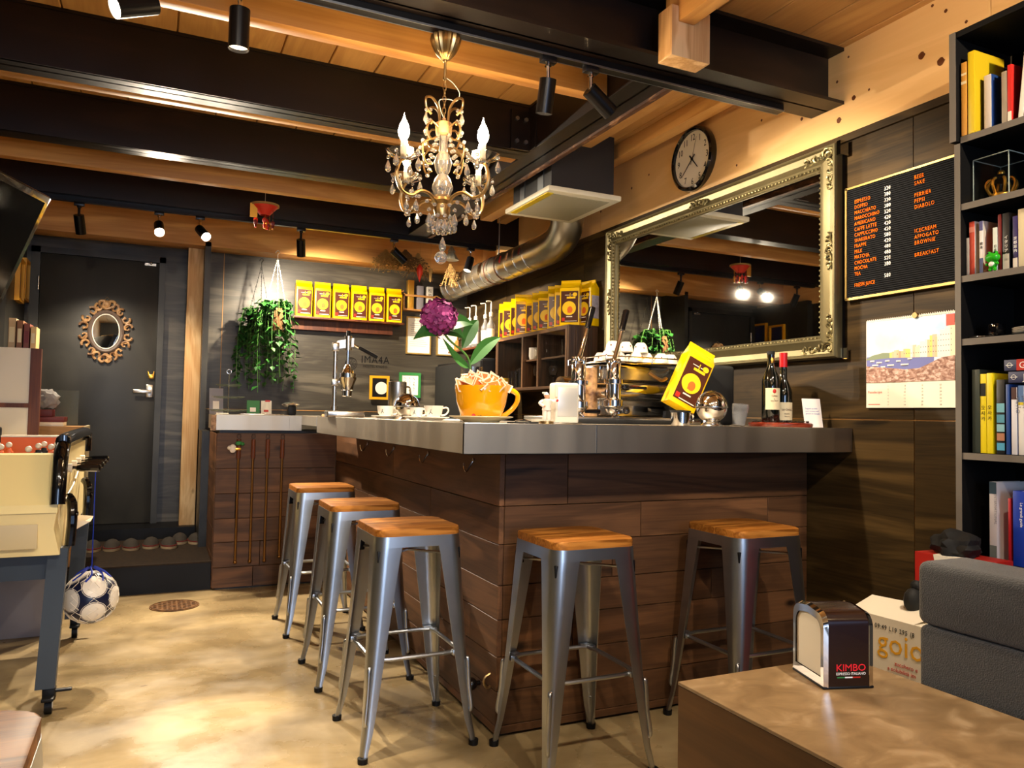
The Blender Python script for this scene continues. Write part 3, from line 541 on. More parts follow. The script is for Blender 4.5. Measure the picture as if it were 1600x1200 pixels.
for i, ry in enumerate(rods):
    rd = MB().cyl((x0 - .05, ry, .905), (x1 + .05, ry, .905), .0085, seg=10).build('rod', 'chrome', fz)
    MB().cyl((x1 + .035, ry, .905), (x1 + .05, ry, .905), .010, .014, 10).cyl((x1 + .05, ry, .905), (x1 + .115, ry, .905), .014, .016, 8).sph((x1 + .116, ry, .905), .0155, 10, (.5, 1, 1)).build('handle', 'blackg', rd)
    MB().cyl((x1, ry, .905), (x1 + .02, ry, .905), .018, seg=12).build('bearing', 'offw', rd)
for i, ry in enumerate([.49, .70, .80, .91, 1.0]):
    for j in range(3):
        px = x0 + .10 + j * .19 + (i % 2) * .06; c_ = 'orange' if i % 2 else 'black'
        if j == 0 and i > 3: continue
        MB().box(px - .011, px + .011, ry - .009, ry + .009, .855, .955, bev=.004).box(px - .017, px + .017, ry - .007, ry + .007, .925, .943, bev=.003).build('player_body', c_, fz)
        MB().sph((px, ry, .972), .0135, 10).build('player_head', 'offw', fz)
mb = MB(); mb.tube([(x1 + .015, .10, .80), (x1 + .02, .35, .83), (x1 + .02, .7, .9)], .004, 6); mb.build('side_groove', 'creamd', fz)
for yy in (.12, .9):
    mb = MB(); mb.tube([(x1 + .035, yy, .62), (x1 + .04, yy, .72), (x1 + .035, yy + .02, .78), (x1 + .02, yy + .05, .8)], .018, 10, smooth=4); mb.cyl((x1 + .04, yy - .0, .74), (x1 + .06, yy, .74), .008); mb.build('leg_bracket', 'blackg', fz)
mb = MB(); mb.raw([(x1, .42, .62), (x1 + .085, .42, .67), (x1 + .085, .60, .67), (x1, .60, .62), (x1, .42, .68), (x1, .6, .68)], [(0, 1, 2, 3), (0, 4, 1), (3, 2, 5)]); mb.build('ball_tray', 'offw', fz, smooth=False)
MB().box(x0, x1 - .02, .10, L_ - .05, .50, .60).build('under_frame', 'leglegs', fz)
for s, xx in ((-1, x0 + .06), (1, x1)):
    for yy in (.06, 1.12):
        lg = MB().raw([(xx - .02 - .035, yy, .1), (xx - .02 + .03, yy, .1), (xx - .02 + .03, yy + .06, .1), (xx - .02 - .035, yy + .06, .1), (xx - .03, yy, .62), (xx + .035, yy, .62), (xx + .035, yy + .06, .62), (xx - .03, yy + .06, .62)], [(0, 3, 2, 1), (4, 5, 6, 7), (0, 1, 5, 4), (1, 2, 6, 5), (2, 3, 7, 6), (3, 0, 4, 7)]).build('leg', 'leglegs', fz, smooth=False)
        cx = xx - .01; cs = MB().cyl((cx - .012, yy + .03, .032), (cx + .012, yy + .03, .032), .032, seg=20).build('caster_wheel', 'black', lg)
        MB().box(cx - .022, cx + .022, yy + .01, yy + .055, .05, .10, bev=.006).box(cx - .02, cx + .02, yy - .03, yy + .01, .06, .072, bev=.003).box(cx - .02, cx + .075, yy + .02, yy + .04, .078, .088, bev=.003).build('caster_fork', 'black', lg)
        MB().cyl((cx - .0135, yy + .03, .032), (cx + .0135, yy + .03, .032), .014, seg=16).build('wheel_hub', 'whitep', lg)
t = tag(MB().box(XL + .01, -.42, 4.53, 4.78, 0, .50, bev=.004).build('storage_box', 'grey'), 'lavender grey storage box on the floor behind the foosball table', 'box')
# football in a net
fb = T('football', 'white and dark blue football held in a net on a blue cord', 'football', (-.218, 3.79, .337))
r_ = .108; t_ = bmesh.new(); bmesh.ops.create_icosphere(t_, subdivisions=1, radius=1); dirs = [v.co.normalized() for v in t_.verts][:12]; t_.free()
m, nt, b, N, L = _new('football_panels'); tc = N('ShaderNodeTexCoord'); prev = None
dsn = []
for d in dirs:
    dp = N('ShaderNodeVectorMath'); dp.operation = 'DOT_PRODUCT'; nm = N('ShaderNodeVectorMath'); nm.operation = 'NORMALIZE'; L(tc.outputs['Object'], nm.inputs[0]); L(nm.outputs[0], dp.inputs[0]); dp.inputs[1].default_value = d
    if prev is None: prev = dp.outputs['Value']
    else:
        mx = N('ShaderNodeMath'); mx.operation = 'MAXIMUM'; L(prev, mx.inputs[0]); L(dp.outputs['Value'], mx.inputs[1]); prev = mx.outputs[0]
rp = N('ShaderNodeValToRGB'); rp.color_ramp.interpolation = 'CONSTANT'; e = rp.color_ramp.elements; e[0].position = 0; e[0].color = lin('#141a38'); e[1].position = .905; e[1].color = lin('#efe8dc'); q = e.new(.885); q.color = lin('#efe8dc'); q = e.new(.893); q.color = lin('#141a38'); L(prev, rp.inputs[0]); L(rp.outputs[0], b.inputs['Base Color']); b.inputs['Roughness'].default_value = .3
MT['ball'] = m
MB().sph((0, 0, 0), r_, 48).build('ball', 'ball', fb).rotation_euler = (.3, .5, .9)
mb = MB()
for k in range(9):
    for s in (-1, 1):
        pts = []
        for i in range(13): th = PI * i / 12; ph = 2 * PI * k / 9 + s * .9 * math.sin(th * 1.0) * (1 if i % 2 else .6); pts.append(((r_ + .0025) * math.sin(th) * math.cos(ph), (r_ + .0025) * math.sin(th) * math.sin(ph), (r_ + .0025) * math.cos(th)))
        mb.tube(pts, .0016, 4)
mb.build('net', 'whitep', fb)
mb = MB()
for k in range(7): a = 2 * PI * k / 7; mb.tube([(.075 * math.cos(a), .075 * math.sin(a), .08), (.05 * math.cos(a + .3), .05 * math.sin(a + .3), .105), (.015 * math.cos(a), .015 * math.sin(a), .128)], .004, 5, smooth=3)
mb.tube([(0, 0, .12), (.0, .0, .56)], .0022, 5); mb.build('cord', 'blue', fb)
# ================================================================== RIGHT WALL
# large framed mirror
t = T('wall_mirror', 'large mirror in a champagne silver ornate frame on the wall behind the bar', 'mirror', (XR, 0, 0), rot=(0, 0, 0))
y0, y1, z0, z1 = 2.335, 4.165, 1.418, 2.332
def frame_ring(mb, y0, y1, z0, z1, prof):   # prof: (inset, x) pairs; ring of mitred profile, x<0 toward the room
    n = len(prof); vs = []; fs = []
    for (cy, cz, sy, sz) in ((y0, z0, 1, 1), (y1, z0, -1, 1), (y1, z1, -1, -1), (y0, z1, 1, -1)): vs += [(x, cy + sy * i_, cz + sz * i_) for i_, x in prof]
    for k in range(4):
        j = (k + 1) % 4
        for i in range(n - 1): fs.append((k * n + i, k * n + i + 1, j * n + i + 1, j * n + i))
    mb.raw(vs, fs)
mb = MB(); frame_ring(mb, y0, y1, z0, z1, [(0, -.012), (0, -.05), (.006, -.062), (.014, -.064), (.02, -.054), (.045, -.045), (.068, -.056), (.076, -.062), (.084, -.058), (.088, -.05), (.098, -.044), (.102, -.03), (.1, -.012), (0, -.012)]); mb.build('frame', 'silverf', t)
MB().box(-.031, -.022, y0 + .09, y1 - .09, z0 + .09, z1 - .09).build('glass', 'mirror', t)
MB().box(-.022, -.008, y0 - .002, y1 + .002, z0 - .004, z1 + .002).build('backing_board', 'black', t)
mb = MB()
def beads(mb, a, b_, sp, r, f):
    n = int((b_ - a) / sp)
    for i in range(n + 1): p = f(a + (b_ - a) * i / n); q = bmesh.new(); bmesh.ops.create_icosphere(q, subdivisions=1, radius=r); mb._in(q, Matrix.Translation(p))
i_ = .088
beads(mb, y0 + i_, y1 - i_, .022, .0065, lambda v: (-.054, v, z1 - i_)); beads(mb, y0 + i_, y1 - i_, .022, .0065, lambda v: (-.054, v, z0 + i_)); beads(mb, z0 + i_, z1 - i_, .022, .0065, lambda v: (-.054, y0 + i_, v)); beads(mb, z0 + i_, z1 - i_, .022, .0065, lambda v: (-.054, y1 - i_, v)); mb.build('beading', 'silverd', t)
def scroll(mb, c, s, ang, r, x=-.05):
    pts = []
    for k in range(14):
        a = k * .5; rr = r * (1 - k / 15); pts.append((x - .004 * math.sin(k), c[0] + s * rr * math.cos(a + ang), c[1] + rr * math.sin(a + ang)))
    mb.tube(pts, [.0055] * 8 + [.004] * 6, 6)
for cy, cz, sy, sz in ((y0, z0, 1, 1), (y1, z0, -1, 1), (y1, z1, -1, -1), (y0, z1, 1, -1)):
    mb = MB()
    for k in range(5): scroll(mb, (cy + sy * (.045 + .032 * k), cz + sz * .043), sy * sz, k * 1.1, .02); scroll(mb, (cy + sy * .043, cz + sz * (.045 + .032 * k)), sy, k * .9, .02)
    scroll(mb, (cy + sy * .04, cz + sz * .04), 1, 0, .034, -.056); mb.build('corner_ornament', 'silverd', t)
for cy, cz, v in (((y0 + y1) / 2, z1 - .045, 0), ((y0 + y1) / 2, z0 + .045, 0), (y0 + .045, (z0 + z1) / 2, 1), (y1 - .045, (z0 + z1) / 2, 1)):
    mb = MB()
    for k in (-2, -1, 0, 1, 2): scroll(mb, (cy + (0 if v else .03 * k), cz + (.03 * k if v else 0)), 1 if k > 0 else -1, k * .8, .024 - .003 * abs(k), -.054)
    mb.build('side_ornament', 'silverd', t)
MB().box(-.058, -.012, y0 - .022, y0 - .002, z1 - .06, z1 - .0).build('mounting_clip', 'chrome', t); MB().box(-.02, -.012, y0 - .022, y0, z0 - .006, z0 + .04).build('mounting_clip', 'chrome', t)
# clock
t = T('wall_clock', 'round black rimmed clock showing twenty to five above the mirror', 'clock', (XR - .012, 3.325, 2.555))
fm = FR((0, 0, 0), '-X'); MB().lathe([(0, 0), (.172, 0), (.176, .012), (.172, .034), (.160, .042), (.152, .036), (.15, .02)], seg=48, m=fm).build('case', 'blackg', t)
MB().lathe([(0, .021), (.152, .021)], seg=48, m=fm).build('face', 'offw', t)
for h in range(1, 13): mb = MB(); a = R(90 - 30 * h); mb.text(str(h), .050, fm @ TR((.120 * math.cos(a), .120 * math.sin(a) - .018, .022)), .0003, 'CENTER', .85); mb.build('numeral', 'black', t)
def hand(a, l, wd): d = R(90 - a); c, s = math.cos(d), math.sin(d); return MB().prism([(-.03 * c + wd * s, -.03 * s - wd * c), (l * c + wd * .4 * s, l * s - wd * .4 * c), (l * c - wd * .4 * s, l * s + wd * .4 * c), (-.03 * c - wd * s, -.03 * s + wd * c)], .0012, fm @ TR((0, 0, .026)))
hand(139, .075, .0045).build('hour_hand', 'black', t); hand(228, .12, .0035).build('minute_hand', 'black', t); hand(18, .12, .0008).build('second_hand', 'black', t); MB().cyl((-.024, 0, 0), (-.03, 0, 0), .007, seg=14).build('hub', 'black', t)
# menu letter board
t = T('menu_board', 'black letter board with orange drink names and white prices', 'menu board', (XR - .004, 2.315, 1.66))
Wd, Hh = .652, .462; fm = FR((-.02, 0, 0), '-X')
MB().box(-.018, 0, -Wd, 0, 0, Hh).build('felt_board', 'board', t)
mb = MB(); k = 0
for k in range(54): mb.box(-.0205, -.018, -Wd + .004, -.004, .006 + k * .0084, .006 + k * .0084 + .0042)
mb.build('grooves', pm('groove_ridge', '#1c1d20', .9, spec=.15), t, smooth=False)
mb = MB(); mb.box(-.024, 0, -.007, .002, -.004, Hh + .004).box(-.024, 0, -Wd, 0, -.006, .004).box(-.024, 0, -Wd, 0, Hh - .003, Hh + .005).box(-.024, 0, -Wd - .002, -Wd + .006, -.004, Hh + .004); mb.build('frame', 'goldf', t)
names = ['ESPRESSO', 'DOPPIO', 'MACCHIATO', 'MAROCCHINO', 'AMERICANO', 'CAFFE LATTE', 'CAPPUCCINO', 'SHAKERATO', 'FRAPPE', 'MILK', 'MATCHA', 'CHOCOLATE', 'MOCHA', 'TEA', None, 'FRESH JUICE']
price = ['320', '380', '320', '380', '320', '420', '420', '420', '580', '420', '480', '480', '520', '380', None, '580']
fm = FR((-.0212, 0, 0), '-X'); dz = .0232
for i, (n_, p_) in enumerate(zip(names, price)):
    zz = .394 - i * dz
    if n_: MB().text(n_, .0215, fm @ TR((.045, zz, 0)), .0006, sx=.74, sp=1.16).build('drink_name', 'orangel', t, smooth=False)
    if p_: MB().text(p_, .0215, fm @ TR((.188, zz + .018, 0)), .0006, sx=.86, sp=1.1).build('price', 'whitel', t, smooth=False)
for n_, r_ in (('BEER', 0), ('SAKE', 1), ('PERRIER', 3), ('PEPSI', 4), ('DIABOLO', 5), ('ICECREAM', 9), ('AFFOGATO', 10), ('BROWNIE', 11), ('BREAKFAST', 13)): MB().text(n_, .0215, fm @ TR((.322, .420 - r_ * dz * .99, 0)), .0006, sx=.78, sp=1.2).build('drink_name', 'orangel', t, smooth=False)
# calendar
t = T('wall_calendar', 'wall calendar with a harbour town photo, hung between menu board and bar', 'calendar', (XR - .004, 2.225, 1.208))
MB().box(-.006, 0, -.385, 0, 0, .352).build('pages', 'paper', t)
fm = FR((-.0064, 0, 0), '-X'); mb = MB()
def q(x0, x1, y0, y1, h=.0002, mi=0): mb.mi = mi; mb.prism([(x0, y0), (x1, y0), (x1, y1), (x0, y1)], h, fm)
cols = ['#a8c8ea', '#f0d8b8', '#6a70b0', '#7c8a70', '#b08a78', '#e8b8a0', '#f4d070', '#e89878', '#d0e0dc', '#f2e6dc', '#c85040', '#50505c', '#e4b890', '#f0f0f4', '#cfe0f4']
mats = [ramp_noise('cal_sky', [(.3, '#f4e6d4'), (.5, '#cfe0f2'), (.75, '#8ab8e8')], (1, 5, 5), .6)] + [pm('calendar_%s' % c_[1:], c_, .6) for c_ in cols[1:]] + [ramp_noise('cal_rock', [(.3, '#6a4438'), (.5, '#a88070'), (.7, '#e0c8bc')], (1, 45, 80), .6, dist=1)]
q(.002, .383, .10, .345, .0001, 0); q(.002, .30, .145, .205, .0003, 2)
mb.mi = 3; mb.prism([(.002, .198), (.03, .21), (.08, .218), (.14, .214), (.16, .2), (.10, .195), (.002, .192)], .0005, fm)
random.seed(3)
for i in range(26):
    u = i / 25; x = .11 + u * .255; h = .008 + u * u * .085 + random.random() * .018; wd_ = .010 + u * .012; q(x, x + wd_, .196 - u * .01, .205 + h, .0006 + i * .00002, random.choice([1, 5, 6, 7, 8, 9, 9, 12]))
    for k in range(int(h / .02)): q(x + .003, x + .0055, .207 + k * .02, .211 + k * .02, .0013, 11)
for x, y, s in ((.02, .185, .02), (.05, .178, .025), (.09, .183, .02), (.03, .168, .028), (.10, .165, .03), (.14, .18, .02), (.16, .165, .034), (.19, .186, .02), (.07, .160, .02)): q(x, x + s, y, y + .005, .0015, 9); q(x + .003, x + s - .006, y - .003, y, .0015, 11)
q(.35, .383, .30, .342, .0016, 10); mb.mi = 15; mb.prism([(.002, .10), (.383, .10), (.383, .19), (.33, .185), (.28, .165), (.24, .150), (.18, .148), (.10, .158), (.002, .168)], .0018, fm)
mb.build('harbour_photo', mats, t, smooth=False)
DI = pm('date_ink', '#6a6058', .6)
for c_ in range(4):
    for r_ in range(7): MB().text(str(c_ * 7 + r_ + 1), .0085, fm @ TR((.105 + c_ * .075, .082 - r_ * .0122, 0)), .0001, 'RIGHT').build('date', DI, t)
mb = MB(); mb.text('Passalacqua', .0145, fm @ TR((.008, .058, 0)), .0001); mb.box(-.0066, -.0064, -.065, -.01, .012, .0145); mb.build('red_print', 'redp', t)
mb = MB()
for k in range(42): mb.tube([(-.001, -.006 - k * .009, .340), (-.009, -.006 - k * .009, .346), (-.004, -.006 - k * .009, .356), (.001, -.006 - k * .009, .350)], .0012, 4)
mb.build('spiral_binding', 'whitel', t); MB().cyl((-.014, -.225, .352), (-.004, -.225, .352), .011, seg=14).build('hanging_clip', 'brass', t)
# ================================================================== BOOKCASE
bk = T('bookcase', 'tall black open bookcase at the right edge of the view', 'bookcase', (2.35, .75, 0)); Yf = .90  # local far end
mb = MB(); mb.box(0, .278, Yf - .02, Yf, 0, 2.062).box(0, .278, 0, .02, 0, 2.062).box(-.014, .278, Yf - .016, Yf + .006, 2.068, 2.43).box(-.014, .278, 0, .02, 2.068, 2.43); mb.build('side_panel', 'bookc', bk)
for z in (2.083, 1.862, 1.627, 1.423, 1.058, .725, .3): BX('shelf', 'bookc', bk, .004, .27, .02, Yf - .02, z - .021, z); 
BX('top_board', 'bookc', bk, -.012, .278, .0, Yf, 2.41, 2.43); BX('back_panel', 'bookc', bk, .27, .278, .02, Yf - .02, 0, 2.42)
mb = MB(); mb.box(-.001, 0, Yf - .02, Yf, 0, 2.062); mb.box(-.0155, -.014, Yf - .016, Yf + .006, 2.068, 2.43)
for z in (2.083, 1.862, 1.627, 1.423, 1.058): mb.box(.002, .004, .02, Yf - .02, z - .021, z)
mb.build('edge_banding', 'bookce', bk)
def Yp(px, x=2.37): return (1.64 - (px - 1497) * .00205) * x / 2.35
bkn = [0]
def book(label, px0, px1, z, h, spine, cover='paper', x=2.375, d=.15, tilt=0, title=None, tcol='black', ts=.012, group='books in the bookcase', parts=None):
    ya, yb = Yp(px1, x), Yp(px0, x); t = T('book', label, 'book', (x, ya, z), 0, group, rot=(tilt, 0, 0)); th = yb - ya; mtl = lambda c: c if c in MT else None
    s_ = pm('spine_' + spine[1:], spine, .45) if spine.startswith('#') else spine; c_ = pm('cover_' + cover[1:], cover, .45) if cover.startswith('#') else cover
    MB().box(.0, .003, 0, th, 0, h, bev=.0008).build('spine', s_, t)
    MB().box(.002, d, 0, .0018, 0, h).box(.002, d, th - .0018, th, 0, h).build('cover', c_, t)
    MB().box(.004, d - .004, .0018, th - .0018, .003, h - .003).build('pages', 'paper', t)
    if title:
        mb = MB(); f = FR((-.0004, th / 2 - ts * .35, h * .85), '-X', -PI / 2) if not isinstance(title, tuple) else FR((-.0004, th / 2, h * .5), '-X')
        if isinstance(title, tuple):
            for k, c in enumerate(title): mb.text(c, ts, FR((-.0004, th / 2 + ts * .45, h * .55 - k * ts * 1.15), '-X'), .0002)
        else: mb.text(title, ts, f, .0002)
        mb.build('title', tcol, t)
    for (a, b_, c2) in (parts or []): MB().box(-.0006, 0, .0005, th - .0005, a * h, b_ * h).build('spine_print', pm('print_' + c2[1:], c2, .5), t)
    return t
book('thick orange book at the left end of the top shelf', 1504, 1513, 2.084, .242, '#e0a040', '#b8641c', x=2.352, title=None, parts=[(.7, .74, '#f4e0b0'), (.82, .85, '#f4e0b0')])
book('tall yellow book on the top shelf', 1515, 1526, 2.084, .268, '#d8b818', '#c8a814', x=2.352)
book('thin cream book with dark cover on the top shelf', 1528, 1533, 2.084, .245, '#d8c8a8', '#20242c')
book('white spined blue book on the top shelf', 1541, 1552, 2.084, .18, '#d8ccc0', '#1c3a70')
book('grey beige book leaning under the tall white one on top shelf', 1568, 1576, 2.084, .17, '#9a8a74', '#80705c')
book('red spined book on the top shelf', 1577, 1583, 2.084, .185, '#c82820', '#c82820', parts=[(0, .2, '#e8dcc8')])
book('tall white book leaning over the red one on the top shelf', 1592, 1599, 2.084, .27, '#e8e0d0', '#2a1810', tilt=.1)
book('thin white paperback at the left end of the third shelf', 1511, 1516, 1.628, .125, '#e4d8c4', '#20305c')
book('salmon red book on the third shelf', 1516, 1524, 1.628, .175, '#d8503c', '#e8dcd0', parts=[(.8, .9, '#e8907c')])
book('white book with blue bands on the third shelf', 1532, 1538, 1.628, .17, '#e4e0dc', '#c8bca8', parts=[(.82, 1, '#40407c'), (0, .3, '#30407c')], title=('旅', '本'), ts=.011)
book('pale flowered book behind the frog figure', 1553, 1560, 1.628, .14, '#d8e0d4', '#b8281c', title=('日', '本', '語'), ts=.010)
book('red and black book on the third shelf', 1561, 1566, 1.628, .178, '#701818', '#481010')
book('black book with white vertical title on the third shelf', 1568, 1578, 1.628, .178, '#16161a', '#202024', title=('イ', 'タ', 'リ', 'ア', 'の', '本'), tcol='whitel', ts=.012, parts=[(0, .28, '#d8d0c0')])
book('purple book on the third shelf', 1583, 1590, 1.628, .162, '#30245c', '#30245c', title=('京', '都', '案', '内'), tcol='whitel', ts=.011, parts=[(0, .2, '#d8d0c0')])
book('cream and yellow book at the right edge of the third shelf', 1591, 1600, 1.628, .18, '#d8c8a0', '#e0b030')
book('dark green photo book at the left end of the guidebook shelf', 1519, 1531, 1.059, .265, '#3c443c', '#303830')
book('first yellow guidebook with a black box on its spine', 1532, 1541, 1.059, .25, '#e8d010', '#e8d010', title=('오', '사', '카'), ts=.015, parts=[(.72, .88, '#101010')])
book('second yellow guidebook with a plain spine', 1542, 1551, 1.059, .252, '#e8d010', '#e8d010', title=('오', '사', '카'), ts=.015)
book('black guidebook with small blue photos on the spine', 1557, 1569, 1.059, .23, '#101216', '#101216', parts=[(.56, .68, '#78b8c4'), (.42, .53, '#589cb0'), (.3, .4, '#8cc0c8'), (.18, .28, '#b07858'), (.05, .15, '#4898b8')])
book('blue guidebook beside the white ones', 1571, 1576, 1.059, .215, '#24488c', '#24488c')
book('white guidebook titled in grey capitals, dark photo on top', 1579, 1587, 1.059, .205, '#e0e0e4', '#2848a0', title='JAPÃO', tcol='grey', ts=.017, parts=[(.82, 1, '#4c2c28')])
book('white guidebook with a yellow tab near the right edge', 1589, 1597, 1.059, .21, '#ece8e0', '#ece8e0', title='JAPAN', tcol='grey', ts=.013, parts=[(.72, .76, '#e8d020'), (.76, 1, '#5878a8')])
book('large white photo guidebook on the lowest visible shelf', 1545, 1556, .726, .245, '#b8b0b0', '#cfcac8', parts=[(.85, 1, '#203848'), (.0, .2, '#5c605c')], title='INTERNATIONAL', tcol='grey', ts=.012)
book('red book on the lowest visible shelf', 1573, 1577, .726, .2, '#b01c28', '#b01c28', x=2.37)
book('blue book on the lowest visible shelf', 1580, 1597, .726, .225, '#1038a8', '#1038a8', title='Le grandi guide', tcol='whitel', ts=.012, x=2.365)
for i, (lab, z, px) in enumerate((('navy and red book lying on top of the guidebooks, upper one', 1.315, 1568), ('navy book lying on top of the guidebooks, lower one', 1.278, 1574))):
    y = Yp(px); t = T('book', lab, 'book', (2.372, y, z), 0, 'books in the bookcase'); MB().box(0, .13, -.2, 0, 0, .034, bev=.001).build('cover', 'navy', t); MB().box(.002, .128, -.198, .0005, .004, .030).build('pages', 'paper', t)
    mb = MB(); mb.text('GI' if i == 0 else 'J', .028, FR((-.0006, -.045, .007), '-X'), .0002); 
    if i == 0: MB().box(-.0004, 0, -.2, -.038, 0, .034).build('red_block', 'redp', t)
    mb.build('lettering', 'whitel', t)
    mb = MB(); mb.tube([(-.0006, -.017 + .007 * math.cos(a * PI / 8), .017 + .007 * math.sin(a * PI / 8)) for a in range(16)], .0007, 4, closed=True); mb.box(-.001, -.0004, -.028, -.006, .016, .018); mb.build('round_mark', 'whitel', t)
# crown in a glass case
t = T('display_case', 'clear glass case on the second shelf with a crown inside', 'display case', (2.40, 1.505, 1.863)); d_, w_, h_, e_ = .14, .115, .145, .003
mb = MB()
for a in ((0, e_, 0, w_, .01, h_), (d_ - e_, d_, 0, w_, .01, h_), (0, d_, 0, e_, .01, h_), (0, d_, w_ - e_, w_, .01, h_), (0, d_, 0, w_, h_, h_ + e_)): mb.box(*a)
mb.build('glass_cover', 'acrylic', t, smooth=False); MB().box(-.006, d_ + .006, -.006, w_ + .006, 0, .012, bev=.002).build('plinth', 'black', t)
mb = MB()
for (x, y) in ((0, 0), (0, w_), (d_, 0), (d_, w_)): mb.box(x - .0012, x + .0012, y - .0012, y + .0012, .012, h_)
for y in (0, w_): mb.box(0, d_, y - .0012, y + .0012, h_, h_ + .003)
for x in (0, d_): mb.box(x - .0012, x + .0012, 0, w_, h_, h_ + .003)
mb.build('glass_edges', pm('glass_edge', '#a8b4a8', .2), t)
t = T('crown', 'small golden crown under the glass case', 'crown', (2.465, 1.57, 1.876)); MB().lathe([(.030, 0), (.034, .004), (.034, .016), (.031, .02), (.028, .018), (.028, 0)], seg=24).build('band', 'gold', t)
mb = MB()
for k in range(8): a = k * PI / 4; mb.tube([(.031 * math.cos(a), .031 * math.sin(a), .018), (.044 * math.cos(a), .044 * math.sin(a), .045), (.036 * math.cos(a), .036 * math.sin(a), .065), (.008 * math.cos(a), .008 * math.sin(a), .072)], .0045, 6, smooth=4)
mb.build('arches', 'gold', t); MB().sph((0, 0, .07), .03, 12, (1, 1, .5)).build('velvet', 'black', t); MB().sph((0, 0, .088), .011, 12).sph((0, 0, .078), .006, 8).build('orb', 'gold', t)
# frog figure
t = T('frog_figure', 'small glossy green frog figure in front of the third shelf books', 'figurine', (2.362, 1.533, 1.629), -PI / 2)
MB().sph((0, 0, .020), .013, 14, (1, .9, 1.1)).sph((-.007, -.002, .005), .006, 8).sph((.007, -.002, .005), .006, 8).build('body', 'greenf', t); MB().sph((0, -.001, .042), .019, 18, (1.15, .9, .85)).sph((-.01, -.002, .055), .007, 10).sph((.01, -.002, .055), .007, 10).sph((-.016, -.004, .022), .005, 8).sph((.016, -.004, .022), .005, 8).build('head', 'greenf', t)
MB().sph((-.01, -.008, .056), .003, 8).sph((.01, -.008, .056), .003, 8).build('eyes', 'black', t); MB().sph((0, -.006, .021), .0095, 10, (1, .8, 1)).build('belly', 'whitep', t)
t = T('plate', 'stack of white plates on the fourth shelf', 'plates', (2.45, 1.44, 1.4255))
for k in range(4): MB().lathe([(0, .001 + k * .005), (.05, .001 + k * .005), (.075, .009 + k * .005), (.078, .008 + k * .005), (.052, -.001 + k * .005), (0, -.0005 + k * .005)], seg=32).build('plate', 'white', t)
tag(MB().box(2.365, 2.5, 1.54, 1.62, 1.4235, 1.43, bev=.002).build('tray', 'blackg'), 'flat black tray at the left of the fourth shelf', 'tray')
tag(MB().box(2.39, 2.43, 1.535, 1.57, 1.431, 1.468, bev=.004).cyl((2.388, 1.552, 1.45), (2.392, 1.552, 1.45), .01).build('adapter', 'blackg'), 'small black plug adapter standing on the black tray', 'adapter')
# ================================================================== CEILING: TRACKS, SPOTS, HOOD, DUCT, CHANDELIER
t = T('light_track', 'black lamp track under the steel beam nearest the viewer', 'lamp track', (0, 2.475, 2.47)); MB().box(-.9, 2.40, -.018, .018, 0, .03).build('rail', 'track', t); MB().box(-.9, 2.40, -.021, -.018, -.001, .006).box(-.9, 2.4, .018, .021, -.001, .006).build('rail_lip', 'galv', t)
t = T('light_track', 'black lamp track under the last steel beam before the back wall', 'lamp track', (0, 5.63, 2.47)); MB().box(-.7, 2.45, -.018, .018, 0, .03).build('rail', 'track', t)
def tracklight(label, x, y, aim, lit, watt, ang=60, drop=.09, L1=.115, r=.031, z=2.47, col=WARM, blend=.6, la=None):
    t = T('spotlight', label, 'spotlight', (x, y, z), 0, None); d = Vector(aim).normalized()
    MB().box(-.03, .03, -.014, .014, -.022, 0, bev=.002).build('track_adapter', 'track', t)
    MB().cyl((0, 0, -.02), (0, 0, -drop), .008, seg=10).cyl((0, 0, -.022), (0, 0, -.034), .013, seg=12).build('stem', 'chrome' if lit >= 0 else 'track', t)
    p = Vector((0, 0, -drop)); e = p + d * L1
    mb = MB(); mb.cyl(p - d * .008, e, r, seg=24, cap=False); mb.cyl(p - d * .0085, p - d * .006, r, seg=24); mb.build('housing', 'lamp', t)
    MB().cyl(e - d * .012, e - d * .010, r * .93, seg=24).build('lens', 'spotlit' if lit > 0 else 'lensoff', t)
    if watt: q = e + d * .004; spot('spot_light', (x + q.x, y + q.y, z + q.z), Vector((x, y, z)) + q + Vector(la or aim), watt, ang, blend, .025, col)
    return t
tracklight('lit spotlight at the top left pointing at the viewer side', -.045, 2.475, (-.78, -.30, -.42), 1, 120, 95, drop=.125)
tracklight('black spotlight hanging straight down left of the chandelier', .20, 2.475, (0, .06, -1), 0, 125, 66, blend=.3, la=(-.22, -.08, -1))
tracklight('black spotlight hanging straight down right of the chandelier', 1.273, 2.475, (0, .25, -1), 0, 75, 80)
tracklight('black spotlight tilted to the right beside the bracket', 1.455, 2.475, (.75, .05, -.5), 0, 75, 95)
tracklight('dark spotlight on the back track nearest the television', -.478, 5.63, (.12, .45, -.95), -1, 70, 100)
tracklight('glaring spotlight on the back track, left of the two lit ones', -.01, 5.63, (.05, -.8, -.6), 1, 150, 100, blend=.3)
tracklight('glaring spotlight on the back track, right of the two lit ones', .245, 5.63, (.35, -.8, -.6), 1, 170, 100, blend=.3)
tracklight('dark spotlight on the back track left of the dried flowers', .92, 5.63, (.14, .5, -1), -1, 125, 115, la=(.35, 1, -.8))
tracklight('dark spotlight on the back track tilted right beside the dried flowers', 1.61, 5.63, (.75, .15, -.55), 1, 100, 110)
tracklight('dark spotlight on the back track above the coffee bags', 2.235, 5.63, (-.35, -.25, -.9), 0, 110, 100)
